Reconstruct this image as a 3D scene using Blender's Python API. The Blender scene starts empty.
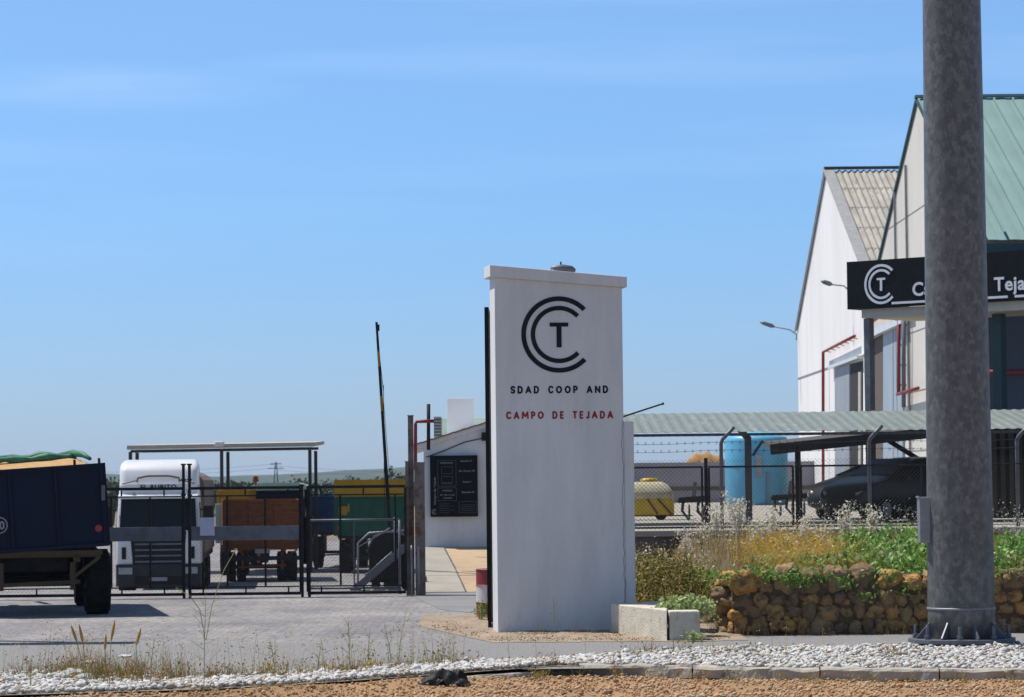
import bpy, bmesh, math, random
import numpy as np
from mathutils import Vector, Matrix, Euler, noise
R = math.radians
random.seed(7)
sc = bpy.context.scene
col = sc.collection

# ---------------------------------------------------------------- camera
F = 3000.0                      # focal length in pixels of a 1024 wide frame
CAM = Vector((0, 0, 2.1))
PITCH = math.atan(131.5 / F); ROLL = R(0.6)
fwd = Vector((0, math.cos(PITCH), math.sin(PITCH)))
up0 = Vector((0, -math.sin(PITCH), math.cos(PITCH))); rt0 = Vector((1, 0, 0))
rt = rt0 * math.cos(ROLL) - up0 * math.sin(ROLL)
up = up0 * math.cos(ROLL) + rt0 * math.sin(ROLL)
cd = bpy.data.cameras.new('camera'); cam = bpy.data.objects.new('camera', cd); col.objects.link(cam)
cd.sensor_width = 36; cd.lens = F / 1024 * 36; cd.clip_start = 0.5; cd.clip_end = 20000
cam.matrix_world = Matrix(((rt.x, up.x, -fwd.x, 0), (rt.y, up.y, -fwd.y, 0), (rt.z, up.z, -fwd.z, CAM.z), (0, 0, 0, 1)))
cd.dof.use_dof = True; cd.dof.focus_distance = 41.5; cd.dof.aperture_fstop = 5.6
sc.camera = cam

def ray(px, py): return fwd + rt * ((px - 512) / F) + up * ((348.5 - py) / F)

# ---------------------------------------------------------------- light
SUN_EL, SUN_BACK = 63, 25       # elevation; degrees behind the left hand side
sd = Vector((-math.cos(R(SUN_BACK)) * math.cos(R(SUN_EL)), math.sin(R(SUN_BACK)) * math.cos(R(SUN_EL)), math.sin(R(SUN_EL))))
sl = bpy.data.lights.new('sun', 'SUN'); sl.energy = 4.4; sl.angle = R(0.55); sl.color = (1.0, 0.95, 0.87)
so = bpy.data.objects.new('sun', sl); col.objects.link(so)
so.rotation_euler = sd.to_track_quat('Z', 'Y').to_euler(); so.location = (0, 0, 50)
w = bpy.data.worlds.new('World'); sc.world = w; w.use_nodes = True
nt = w.node_tree; nt.nodes.clear()
wo = nt.nodes.new('ShaderNodeOutputWorld'); bg = nt.nodes.new('ShaderNodeBackground'); sky = nt.nodes.new('ShaderNodeTexSky')
sky.sky_type = 'NISHITA'; sky.sun_disc = False; sky.sun_elevation = R(SUN_EL)
sky.sun_rotation = math.atan2(sd.x, sd.y)
sky.air_density = 1.0; sky.dust_density = 0.15; sky.ozone_density = 3.0; sky.altitude = 200
SKY_STRENGTH = 0.085
bg.inputs[1].default_value = SKY_STRENGTH
# faint high cirrus, part of the sky dome
tc = nt.nodes.new('ShaderNodeTexCoord'); mp = nt.nodes.new('ShaderNodeMapping'); mp.inputs['Scale'].default_value = (3, 3, 34)
mp.inputs['Location'].default_value = (1.3, 0.4, 2.0)
nz = nt.nodes.new('ShaderNodeTexNoise'); nz.inputs['Scale'].default_value = 1.3; nz.inputs['Detail'].default_value = 6
cr = nt.nodes.new('ShaderNodeValToRGB'); cr.color_ramp.elements[0].position = 0.52; cr.color_ramp.elements[1].position = 0.85
cr.color_ramp.elements[1].color = (0.34, 0.34, 0.34, 1)
hs = nt.nodes.new('ShaderNodeHueSaturation'); hs.inputs['Saturation'].default_value = 1.0
mx = nt.nodes.new('ShaderNodeMix'); mx.data_type = 'RGBA'; mx.inputs[7].default_value = (7.0, 7.4, 8.0, 1)
nt.links.new(tc.outputs['Generated'], mp.inputs[0]); nt.links.new(mp.outputs[0], nz.inputs[0]); nt.links.new(nz.outputs[0], cr.inputs[0])
# one thin cirrus streak
cdir = ray(105, 88).normalized(); vs_ = nt.nodes.new('ShaderNodeVectorMath'); vs_.operation = 'SUBTRACT'; vs_.inputs[1].default_value = cdir
v2_ = nt.nodes.new('ShaderNodeVectorMath'); v2_.operation = 'MULTIPLY'; v2_.inputs[1].default_value = (1 / .075, 0, 1 / .0105); v3_ = nt.nodes.new('ShaderNodeVectorMath'); v3_.operation = 'LENGTH'
mpb = nt.nodes.new('ShaderNodeMapping'); mpb.inputs['Scale'].default_value = (22, 22, 190); nb_ = nt.nodes.new('ShaderNodeTexNoise'); nb_.inputs['Scale'].default_value = 1.2; nb_.inputs['Detail'].default_value = 8
fa = nt.nodes.new('ShaderNodeMapRange'); fa.interpolation_type = 'SMOOTHSTEP'; fa.inputs['From Min'].default_value = 1; fa.inputs['From Max'].default_value = 0; fa.inputs['To Max'].default_value = .5
fm = nt.nodes.new('ShaderNodeMath'); fm.operation = 'MULTIPLY'; fad = nt.nodes.new('ShaderNodeMath'); fad.operation = 'ADD'; fad.use_clamp = True
LN = nt.links.new; LN(tc.outputs['Generated'], vs_.inputs[0]); LN(vs_.outputs[0], v2_.inputs[0]); LN(v2_.outputs[0], v3_.inputs[0]); LN(v3_.outputs['Value'], fa.inputs[0]); LN(tc.outputs['Generated'], mpb.inputs[0]); LN(mpb.outputs[0], nb_.inputs[0])
LN(fa.outputs[0], fm.inputs[0]); LN(nb_.outputs[0], fm.inputs[1]); LN(fm.outputs[0], fad.inputs[0]); LN(cr.outputs[0], fad.inputs[1])
nt.links.new(fad.outputs[0], mx.inputs[0]); nt.links.new(sky.outputs[0], hs.inputs['Color']); nt.links.new(hs.outputs[0], mx.inputs[6])
sx = nt.nodes.new('ShaderNodeSeparateXYZ'); gr_ = nt.nodes.new('ShaderNodeValToRGB'); ml = nt.nodes.new('ShaderNodeMix'); ml.data_type = 'RGBA'; ml.blend_type = 'MULTIPLY'; ml.inputs[0].default_value = 1
gr_.color_ramp.elements[0].position = 0.0; gr_.color_ramp.elements[0].color = (.41, .53, .84, 1); gr_.color_ramp.elements[1].position = 0.6; gr_.color_ramp.elements[1].color = (.80, .78, .74, 1)
for p_, c_ in ((.03, (.43, .57, .90)), (.09, (.47, .67, .97)), (.15, (.6, .77, 1.0)), (.3, (.78, .79, .82))):
    e_ = gr_.color_ramp.elements.new(p_); e_.color = (*c_, 1)
sc_ = nt.nodes.new('ShaderNodeVectorMath'); sc_.operation = 'SCALE'; sc_.inputs[3].default_value = 1.33
nt.links.new(tc.outputs['Generated'], sx.inputs[0]); nt.links.new(sx.outputs[2], gr_.inputs[0]); nt.links.new(mx.outputs[2], ml.inputs[6]); nt.links.new(gr_.outputs[0], ml.inputs[7]); nt.links.new(ml.outputs[2], sc_.inputs[0])
nt.links.new(sc_.outputs[0], bg.inputs[0]); nt.links.new(bg.outputs[0], wo.inputs[0])
sc.view_settings.view_transform = 'Standard'; sc.view_settings.look = 'None'
sc.view_settings.exposure = 0.32; sc.view_settings.gamma = 1
sc.view_settings.use_curve_mapping = False
sc.cycles.max_bounces = 6; sc.cycles.transparent_max_bounces = 8; sc.cycles.volume_bounces = 0

# ---------------------------------------------------------------- measuring helpers
def U(px, py, D):
    d = ray(px, py); return CAM + d * (D / d.y)
def G(px, py, z=0.0):
    d = ray(px, py); return CAM + d * ((z - CAM.z) / d.z)
def XD(px, D): return U(px, 480, D).x
def hill(y):
    """yard level: level up to the gate, then falling to the far yard"""
    t = min(max((y - 57) / 29, 0), 1); return -1.2 * (t * t * (3 - 2 * t))
TER = 1.0                        # level of the raised yard on the right

# ---------------------------------------------------------------- materials
def nn(t, k): return t.nodes.new(k)
def mat(name, c1, c2=None, rough=0.8, metal=0.0, scale=3.0, bump=0.0, bscale=40, ramp=(0.35, 0.65), c3=None, c3scale=25,
        c3ramp=(0.55, 0.7), stretch=(1, 1, 1), detail=6, trans=0, spec=None, coat=0, island=False, world=False):
    m = bpy.data.materials.new(name); m.use_nodes = True; t = m.node_tree; L = t.links.new
    p = t.nodes['Principled BSDF']; p.inputs['Roughness'].default_value = rough; p.inputs['Metallic'].default_value = metal
    if spec is not None: p.inputs['Specular IOR Level'].default_value = spec
    if coat: p.inputs['Coat Weight'].default_value = coat
    c2 = c2 or tuple(x * 0.85 for x in c1)
    co = nn(t, 'ShaderNodeTexCoord'); mpp = nn(t, 'ShaderNodeMapping'); mpp.inputs['Scale'].default_value = stretch
    L(co.outputs['Object'], mpp.inputs[0])
    r = nn(t, 'ShaderNodeValToRGB'); r.color_ramp.elements[0].position = ramp[0]; r.color_ramp.elements[1].position = ramp[1]
    r.color_ramp.elements[0].color = (*c1, 1); r.color_ramp.elements[1].color = (*c2, 1)
    if island:
        g = nn(t, 'ShaderNodeNewGeometry'); L(g.outputs['Random Per Island'], r.inputs[0])
        for i, e in enumerate(island if isinstance(island, (list, tuple)) else []):
            el = r.color_ramp.elements.new(e[0]); el.color = (*e[1], 1)
    else:
        n = nn(t, 'ShaderNodeTexNoise'); n.inputs['Scale'].default_value = scale; n.inputs['Detail'].default_value = detail
        n.inputs['Roughness'].default_value = 0.6
        L(mpp.outputs[0], n.inputs[0]); L(n.outputs[0], r.inputs[0])
    out = r.outputs[0]
    if c3:
        n3 = nn(t, 'ShaderNodeTexNoise'); n3.inputs['Scale'].default_value = c3scale; n3.inputs['Detail'].default_value = 8
        n3.inputs['Roughness'].default_value = 0.65
        L(mpp.outputs[0], n3.inputs[0]); r3 = nn(t, 'ShaderNodeValToRGB')
        r3.color_ramp.elements[0].position = c3ramp[0]; r3.color_ramp.elements[1].position = c3ramp[1]
        L(n3.outputs[0], r3.inputs[0]); x = nn(t, 'ShaderNodeMix'); x.data_type = 'RGBA'
        L(r3.outputs[0], x.inputs[0]); L(out, x.inputs[6]); x.inputs[7].default_value = (*c3, 1); out = x.outputs[2]
    L(out, p.inputs['Base Color'])
    if bump:
        nb = nn(t, 'ShaderNodeTexNoise'); nb.inputs['Scale'].default_value = bscale; nb.inputs['Detail'].default_value = 5
        L(mpp.outputs[0], nb.inputs[0]); b = nn(t, 'ShaderNodeBump'); b.inputs['Strength'].default_value = 1
        b.inputs['Distance'].default_value = bump; L(nb.outputs[0], b.inputs['Height']); L(b.outputs[0], p.inputs['Normal'])
    if trans:
        tr = nn(t, 'ShaderNodeBsdfTranslucent'); L(out, tr.inputs[0]); ms = nn(t, 'ShaderNodeMixShader'); ms.inputs[0].default_value = trans
        L(p.outputs[0], ms.inputs[1]); L(tr.outputs[0], ms.inputs[2]); L(ms.outputs[0], t.nodes['Material Output'].inputs[0])
    return m
M = {}
M['white_render'] = mat('white_render', (0.70, 0.695, 0.69), (0.60, 0.598, 0.595), 0.95, spec=.2, scale=1.6, bump=0.006, bscale=30, c3=(0.56, 0.54, 0.51), c3scale=3.5, c3ramp=(0.60, 0.85), stretch=(1.6, 1.6, .35))
M['white_wall'] = mat('white_wall', (0.80, 0.79, 0.78), (0.72, 0.71, 0.705), 0.9, scale=.5, bump=0.004, bscale=12, c3=(0.52, 0.48, 0.44), c3scale=1.2, c3ramp=(0.62, 0.85), stretch=(1, 1, .25))
M['cream_wall'] = mat('cream_wall', (0.62, 0.60, 0.55), (0.55, 0.53, 0.49), 0.9, scale=.5, c3=(0.42, 0.40, 0.36), c3scale=1.5, c3ramp=(0.6, 0.85), stretch=(1, 1, .3))
M['slate_wall'] = mat('slate_wall', (0.11, 0.13, 0.17), (0.09, 0.11, 0.14), 0.85, scale=.8)
M['block'] = mat('block', (0.62, 0.58, 0.50), (0.50, 0.45, 0.36), 0.9, scale=4, bump=0.01, c3=(0.4, 0.3, 0.17), c3scale=7)
M['black_paint'] = mat('black_paint', (0.004, 0.0045, 0.006), (0.007, 0.008, 0.01), 0.5, scale=4, spec=.15)
M['letter_black'] = mat('letter_black', (0.012, 0.014, 0.02), (0.02, 0.022, 0.028), 0.8, spec=.1)
M['letter_red'] = mat('letter_red', (0.30, 0.012, 0.02), (0.24, 0.012, 0.018), 0.6)
M['letter_white'] = mat('letter_white', (0.7, 0.72, 0.78), (0.62, 0.64, 0.7), 0.6)
M['letter_dim'] = mat('letter_dim', (0.30, 0.31, 0.34), (0.25, 0.26, 0.3), 0.6)
M['galv'] = mat('galv', (0.128, 0.124, 0.120), (0.092, 0.089, 0.087), 0.45, metal=0.25, scale=9.0, ramp=(.44, .56), c3=(0.172, 0.167, 0.160), c3scale=13, c3ramp=(0.50, 0.62), detail=5, stretch=(1, 1, .7))
M['galv_plain'] = mat('galv_plain', (0.27, 0.28, 0.30), (0.2, 0.21, 0.22), 0.5, metal=0.4, scale=6)
M['dark_steel'] = mat('dark_steel', (0.010, 0.010, 0.012), (0.025, 0.023, 0.023), 0.65, spec=.2, scale=6, c3=(0.06, 0.035, 0.02), c3scale=9, c3ramp=(.62, .75))
M['grey_steel'] = mat('grey_steel', (0.14, 0.15, 0.18), (0.10, 0.105, 0.125), 0.5, metal=.2, scale=5)
M['rusty'] = mat('rusty', (0.20, 0.18, 0.16), (0.13, 0.11, 0.10), 0.85, scale=3, c3=(0.15, 0.05, 0.02), c3scale=3, c3ramp=(0.5, 0.6))
M['red_pipe'] = mat('red_pipe', (0.25, 0.02, 0.025), (0.18, 0.02, 0.02), 0.5, scale=4)
M['rust_orange'] = mat('rust_orange', (0.235, 0.075, 0.022), (0.13, 0.04, 0.015), 0.85, spec=.2, scale=3, c3=(0.27, 0.12, 0.045), c3scale=6, stretch=(1, 1, 4))
M['blue_paint'] = mat('blue_paint', (0.0045, 0.010, 0.034), (0.003, 0.007, 0.02), 0.6, spec=.2, scale=1.5, c3=(0.02, 0.018, 0.02), c3scale=3, c3ramp=(.6, .72))
M['blue_mid'] = mat('blue_mid', (0.025, 0.085, 0.25), (0.018, 0.06, 0.18), 0.6, scale=2, spec=.2)
M['green_paint'] = mat('green_paint', (0.012, 0.105, 0.06), (0.009, 0.07, 0.042), 0.6, spec=.2, scale=2, stretch=(4, 4, .5))
M['yellow_paint'] = mat('yellow_paint', (0.42, 0.24, 0.02), (0.34, 0.19, 0.015), 0.6, scale=2, spec=.2)
M['ochre'] = mat('ochre', (0.07, 0.042, 0.013), (0.045, 0.028, 0.012), 0.7, scale=5)
M['cream_green'] = mat('cream_green', (0.60, 0.74, 0.60), (0.52, 0.66, 0.52), 0.5)
M['tyre'] = mat('tyre', (0.008, 0.008, 0.009), (0.016, 0.015, 0.013), 0.9, scale=8, spec=.15)
M['rim'] = mat('rim', (0.12, 0.10, 0.07), (0.2, 0.18, 0.15), 0.6, scale=6)
M['truck_white'] = mat('truck_white', (0.72, 0.72, 0.74), (0.64, 0.64, 0.65), 0.35, scale=2, coat=.3)
M['glass'] = mat('glass', (0.006, 0.012, 0.018), (0.005, 0.010, 0.014), 0.35, spec=.15)
M['car_paint'] = mat('car_paint', (0.010, 0.012, 0.014), (0.008, 0.010, 0.012), 0.32, spec=.3)
M['lamp_glass'] = mat('lamp_glass', (0.35, 0.36, 0.38), (0.25, 0.26, 0.28), 0.2, spec=.7)
M['red_lens'] = mat('red_lens', (0.35, 0.01, 0.01), None, 0.3)
M['orange_lens'] = mat('orange_lens', (0.55, 0.09, 0.02), None, 0.3)
M['tarp_green'] = mat('tarp_green', (0.02, 0.12, 0.07), (0.05, 0.2, 0.13), 0.6, scale=6)
M['tarp_brown'] = mat('tarp_brown', (0.18, 0.13, 0.10), (0.13, 0.09, 0.07), 0.8, scale=2)
M['grain'] = mat('grain', (0.50, 0.31, 0.14), (0.42, 0.25, 0.11), 0.95, scale=10, bump=.01)
M['fibre_cement'] = mat('fibre_cement', (0.40, 0.375, 0.33), (0.28, 0.26, 0.225), 0.95, scale=1.2, stretch=(3, .4, 1), c3=(0.2, 0.17, 0.12), c3scale=2, c3ramp=(.58, .7))
M['flashing'] = mat('flashing', (0.30, 0.30, 0.30), (0.24, 0.24, 0.24), 0.7)
M['teal_roof'] = mat('teal_roof', (0.18, 0.285, 0.275), (0.145, 0.235, 0.23), 0.7, scale=.7, stretch=(2, .3, 1))
M['teal_dark'] = mat('teal_dark', (0.008, 0.05, 0.055), (0.006, 0.04, 0.045), 0.5)
M['green_sheet'] = mat('green_sheet', (0.175, 0.205, 0.19), (0.145, 0.172, 0.16), 0.6, scale=.8, stretch=(3, .5, 1), c3=(.26, .3, .27), c3scale=2)
M['beam_brown'] = mat('beam_brown', (0.06, 0.055, 0.05), (0.045, 0.04, 0.038), 0.8)
M['canopy_top'] = mat('canopy_top', (0.50, 0.45, 0.37), (0.40, 0.36, 0.30), 0.9)
M['door_blue'] = mat('door_blue', (0.33, 0.40, 0.48), (0.28, 0.35, 0.42), 0.6, scale=1, stretch=(1, 1, .3))
M['door_grey'] = mat('door_grey', (0.30, 0.33, 0.37), (0.26, 0.28, 0.32), 0.6, scale=1)
M['dark_inside'] = mat('dark_inside', (0.012, 0.012, 0.014), (0.02, 0.018, 0.016), 0.9)
M['brown_strip'] = mat('brown_strip', (0.12, 0.09, 0.08), (0.1, 0.075, 0.065), 0.9)
M['cream_trim'] = mat('cream_trim', (0.52, 0.48, 0.42), (0.46, 0.42, 0.37), 0.7)
M['tile'] = mat('tile', (0.30, 0.16, 0.09), (0.2, 0.12, 0.08), 0.9, scale=4)
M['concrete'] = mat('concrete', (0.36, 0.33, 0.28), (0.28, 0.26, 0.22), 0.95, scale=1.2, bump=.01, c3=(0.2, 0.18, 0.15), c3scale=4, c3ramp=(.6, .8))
M['concrete_dark'] = mat('concrete_dark', (0.12, 0.12, 0.12), (0.065, 0.065, 0.065), 0.95, scale=1.2, c3=(0.18, 0.17, 0.155), c3scale=2, stretch=(1, 1, .4))
M['ramp_tan'] = mat('ramp_tan', (0.44, 0.32, 0.20), (0.36, 0.26, 0.17), 0.95, scale=.8, c3=(.28, .22, .15), c3scale=3)
M['far_wall'] = mat('far_wall', (0.27, 0.26, 0.30), (0.23, 0.22, 0.25), 0.95, scale=.6)
M['cyan_tank'] = mat('cyan_tank', (0.12, 0.40, 0.60), (0.09, 0.34, 0.53), 0.45, scale=1)
M['tank_yellow'] = mat('tank_yellow', (0.62, 0.40, 0.015), (0.5, 0.31, 0.015), 0.4, scale=3)
M['tank_white'] = mat('tank_white', (0.50, 0.46, 0.32), (0.42, 0.37, 0.24), 0.5, scale=4)
M['straw'] = mat('straw', (0.40, 0.24, 0.10), (0.28, 0.15, 0.055), 0.95, scale=1.5, bump=.05, bscale=8)
M['soil'] = mat('soil', (0.36, 0.21, 0.10), (0.26, 0.15, 0.07), 1.0, scale=.8, bump=.02, c3=(.4, .28, .18), c3scale=30, c3ramp=(.55, .65))
M['sand'] = mat('sand', (0.34, 0.265, 0.19), (0.23, 0.175, 0.125), 1.0, scale=2.0, bump=.015, bscale=25, c3=(.27, .2, .13), c3scale=22, c3ramp=(.56, .68))
M['bed_soil'] = mat('bed_soil', (0.12, 0.085, 0.045), (0.08, 0.06, 0.03), 1.0, scale=3, bump=.03)
M['asphalt'] = mat('asphalt', (0.215, 0.21, 0.212), (0.155, 0.153, 0.158), 0.95, scale=.7, bump=.006, bscale=60, c3=(0.27, 0.255, 0.235), c3scale=35, c3ramp=(.52, .62), stretch=(.35, 1, 1))
M['gravel_bed'] = mat('gravel_bed', (0.30, 0.25, 0.19), (0.2, 0.165, 0.125), 1.0, scale=18, bump=.02, bscale=30)
M['kerb'] = mat('kerb', (0.42, 0.38, 0.32), (0.32, 0.29, 0.24), 0.95, scale=3, bump=.02, bscale=20, c3=(.14, .12, .09), c3scale=5, c3ramp=(.55, .68))
M['white_stone'] = mat('white_stone', (0.54, 0.53, 0.51), (0.30, 0.27, 0.24), 0.9, island=[(0.45, (0.62, 0.61, 0.585)), (0.68, (.42, .41, .39)), (0.86, (.44, .37, .29))], ramp=(0.0, 1.0), bump=.01, bscale=60)
M['brown_stone'] = mat('brown_stone', (0.44, 0.24, 0.11), (0.24, 0.14, 0.07), 0.95, island=[(0.4, (0.50, 0.31, 0.16)), (0.7, (.5, .40, .28)), (.9, (.30, .15, .06))], ramp=(0.0, 1.0), bump=.006, bscale=70)
M['sand_stone'] = mat('sand_stone', (0.34, 0.25, 0.16), (0.24, 0.17, 0.11), 0.95, island=True, ramp=(0, 1))
M['wall_rock'] = mat('wall_rock', (0.40, 0.235, 0.095), (0.21, 0.14, 0.08), 0.95, spec=.1, island=[(0.25, (0.29, 0.20, 0.11)), (0.45, (.48, .25, .075)), (0.65, (.36, .21, .085)), (.85, (.19, .13, .08))], ramp=(0.0, 1.0), bump=.05, bscale=14, c3=(.13, .09, .06), c3scale=7, c3ramp=(.48, .64))
M['mortar'] = mat('mortar', (0.13, 0.085, 0.05), (0.075, 0.052, 0.033), 1.0, scale=8, bump=.03)
M['leaf_green'] = mat('leaf_green', (0.06, 0.15, 0.022), (0.30, 0.44, 0.12), 0.6, island=[(0.35, (0.12, 0.26, 0.04)), (.7, (.19, .35, .06))], ramp=(0, 1), trans=.3)
M['leaf_pale'] = mat('leaf_pale', (0.26, 0.34, 0.12), (0.50, 0.52, 0.26), 0.6, island=[(0.5, (0.36, 0.45, 0.17))], ramp=(0, 1), trans=.3)
M['leaf_bush'] = mat('leaf_bush', (0.06, 0.075, 0.022), (0.36, 0.29, 0.07), 0.7, island=[(0.3, (0.11, 0.125, 0.035)), (.6, (.24, .21, .05)), (.85, (.34, .24, .05))], ramp=(0, 1), trans=.25)
M['dry_grass'] = mat('dry_grass', (0.30, 0.19, 0.055), (0.22, 0.2, 0.05), 0.8, island=[(0.3, (0.38, 0.25, 0.07)), (.5, (.30, .15, .035)), (.75, (.33, .27, .07)), (.9, (.12, .14, .035))], ramp=(0, 1), trans=.35)
M['golden_grass'] = mat('golden_grass', (0.55, 0.34, 0.06), (0.34, 0.34, 0.06), 0.8, island=[(0.4, (0.62, 0.40, 0.08)), (.6, (.48, .20, .035)), (.85, (.5, .42, .07))], ramp=(0, 1), trans=.35)
M['red_weed'] = mat('red_weed', (0.25, 0.11, 0.05), (0.12, 0.14, 0.04), 0.8, island=[(0.5, (0.3, 0.18, 0.07)), (.8, (.18, .17, .05))], ramp=(0, 1), trans=.3)
M['verge_mix'] = mat('verge_mix', (0.20, 0.22, 0.06), (0.42, 0.17, 0.06), 0.8, island=[(0.3, (0.14, 0.17, 0.05)), (.55, (.5, .42, .12)), (.8, (.46, .25, .08))], ramp=(0, 1), trans=.3)
M['oat'] = mat('oat', (0.72, 0.67, 0.54), (0.52, 0.46, 0.32), 0.8, island=[(0.5, (0.78, 0.74, 0.64))], ramp=(0, 1), trans=.35)
M['stem'] = mat('stem', (0.28, 0.26, 0.10), (0.2, 0.2, 0.08), 0.8)
M['foxtail'] = mat('foxtail', (0.48, 0.30, 0.09), (0.36, 0.2, 0.05), 0.9, scale=60, bump=.004, bscale=200)
M['flower'] = mat('flower', (0.75, 0.5, 0.02), (0.7, 0.35, 0.02), 0.7, trans=.2)
M['lilac'] = mat('lilac', (0.42, 0.40, 0.48), (0.3, 0.3, 0.34), 0.8)
M['tree_leaf'] = mat('tree_leaf', (0.035, 0.055, 0.022), (0.06, 0.085, 0.035), 0.8, island=True, ramp=(0, 1))
M['bark'] = mat('bark', (0.09, 0.07, 0.05), (0.06, 0.05, 0.04), 0.95)
M['hills'] = mat('hills', (0.04, 0.062, 0.03), (0.028, 0.045, 0.024), 1.0, scale=.01, c3=(.12, .11, .06), c3scale=.02, c3ramp=(.55, .65))
M['field'] = mat('field', (0.24, 0.17, 0.12), (0.2, 0.15, 0.1), 1.0, scale=.05, c3=(.12, .13, .06), c3scale=.03)
M['plastic_black'] = mat('plastic_black', (0.006, 0.006, 0.006), (0.012, 0.011, 0.010), 0.6, spec=.2)
M['litter'] = mat('litter', (0.75, 0.76, 0.78), (0.6, 0.65, 0.7), 0.6)
M['litter_blue'] = mat('litter_blue', (0.3, 0.5, 0.65), (0.65, 0.7, 0.75), 0.3)
M['door_edge'] = M['cream_trim']
M['paper'] = mat('paper', (0.52, 0.54, 0.66), (0.45, 0.48, 0.6), 0.8)
M['red_drum'] = mat('red_drum', (0.28, 0.025, 0.035), (0.22, 0.02, 0.03), 0.6)
M['white_drum'] = mat('white_drum', (0.6, 0.58, 0.58), (0.5, 0.48, 0.47), 0.6)
M['wire'] = mat('wire', (0.03, 0.03, 0.03), (0.02, 0.02, 0.02), 0.6, spec=.2)
M['crack'] = mat('crack', (0.2, 0.2, 0.21), (0.16, 0.16, 0.17), 0.9)

def paving_material():
    """worn light block paving: small setts in rows, joints filled with dust, darker patches"""
    m = mat('paving', (0.41, 0.39, 0.38), (0.28, 0.275, 0.28), 0.95, scale=.5, stretch=(.45, 1, 1), c3=(.15, .145, .15), c3scale=16, c3ramp=(.46, .60), ramp=(.36, .64))
    t = m.node_tree; L = t.links.new; p = t.nodes['Principled BSDF']
    src = p.inputs['Base Color'].links[0].from_socket
    co = nn(t, 'ShaderNodeTexCoord'); br = nn(t, 'ShaderNodeTexBrick'); br.inputs['Scale'].default_value = 1
    br.inputs['Brick Width'].default_value = .24; br.inputs['Row Height'].default_value = .2; br.inputs['Mortar Size'].default_value = .018
    br.inputs['Color1'].default_value = (1, 1, 1, 1); br.inputs['Color2'].default_value = (.84, .84, .85, 1); br.inputs['Mortar'].default_value = (.74, .71, .68, 1)
    nzz = nn(t, 'ShaderNodeTexNoise'); nzz.inputs['Scale'].default_value = 2; ad = nn(t, 'ShaderNodeMix'); ad.data_type = 'RGBA'; ad.blend_type = 'ADD'; ad.inputs[0].default_value = .12
    L(co.outputs['Object'], nzz.inputs[0]); L(co.outputs['Object'], ad.inputs[6]); L(nzz.outputs[1], ad.inputs[7]); L(ad.outputs[2], br.inputs[0])
    mu = nn(t, 'ShaderNodeMix'); mu.data_type = 'RGBA'; mu.blend_type = 'MULTIPLY'; mu.inputs[0].default_value = 1
    L(src, mu.inputs[6]); L(br.outputs[0], mu.inputs[7])
    # towards the road the setts give way to worn asphalt along a ragged edge
    sp_ = nn(t, 'ShaderNodeSeparateXYZ'); L(co.outputs['Object'], sp_.inputs[0]); n4 = nn(t, 'ShaderNodeTexNoise'); n4.inputs['Scale'].default_value = .9; n4.inputs['Detail'].default_value = 8; n4.inputs['Roughness'].default_value = .7
    L(co.outputs['Object'], n4.inputs[0]); m1 = nn(t, 'ShaderNodeMath'); m1.operation = 'MULTIPLY_ADD'; m1.inputs[1].default_value = 4.2; L(n4.outputs[0], m1.inputs[0]); L(sp_.outputs[1], m1.inputs[2])
    mr = nn(t, 'ShaderNodeMapRange'); mr.inputs['From Min'].default_value = 40.9; mr.inputs['From Max'].default_value = 42.6; L(m1.outputs[0], mr.inputs[0])
    # broad worn tracks and oil patches
    mw = nn(t, 'ShaderNodeMapping'); mw.inputs['Scale'].default_value = (.55, .16, 1); mw.inputs['Rotation'].default_value = (0, 0, .25); L(co.outputs['Object'], mw.inputs[0]); nw = nn(t, 'ShaderNodeTexNoise'); nw.inputs['Scale'].default_value = 1.6; nw.inputs['Detail'].default_value = 7; nw.inputs['Roughness'].default_value = .65
    L(mw.outputs[0], nw.inputs[0]); rw_ = nn(t, 'ShaderNodeValToRGB'); rw_.color_ramp.elements[0].position = .40; rw_.color_ramp.elements[0].color = (.74, .74, .76, 1); rw_.color_ramp.elements[1].position = .60; rw_.color_ramp.elements[1].color = (1.0, .98, .95, 1); L(nw.outputs[0], rw_.inputs[0])
    mz = nn(t, 'ShaderNodeMix'); mz.data_type = 'RGBA'; mz.blend_type = 'MULTIPLY'; mz.inputs[0].default_value = 1; L(mu.outputs[2], mz.inputs[6]); L(rw_.outputs[0], mz.inputs[7])
    n5 = nn(t, 'ShaderNodeTexNoise'); n5.inputs['Scale'].default_value = 30; n5.inputs['Detail'].default_value = 6; L(co.outputs['Object'], n5.inputs[0]); r5 = nn(t, 'ShaderNodeValToRGB')
    r5.color_ramp.elements[0].position = .35; r5.color_ramp.elements[0].color = (.15, .148, .152, 1); r5.color_ramp.elements[1].position = .68; r5.color_ramp.elements[1].color = (.26, .25, .24, 1); L(n5.outputs[0], r5.inputs[0])
    mm = nn(t, 'ShaderNodeMix'); mm.data_type = 'RGBA'; L(mr.outputs[0], mm.inputs[0]); L(r5.outputs[0], mm.inputs[6]); L(mz.outputs[2], mm.inputs[7]); L(mm.outputs[2], p.inputs['Base Color'])
    b = nn(t, 'ShaderNodeBump'); b.inputs['Distance'].default_value = .02; b.inputs['Strength'].default_value = .8
    L(br.outputs[0], b.inputs['Height']); L(b.outputs[0], p.inputs['Normal'])
    return m
M['paving'] = paving_material()

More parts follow.
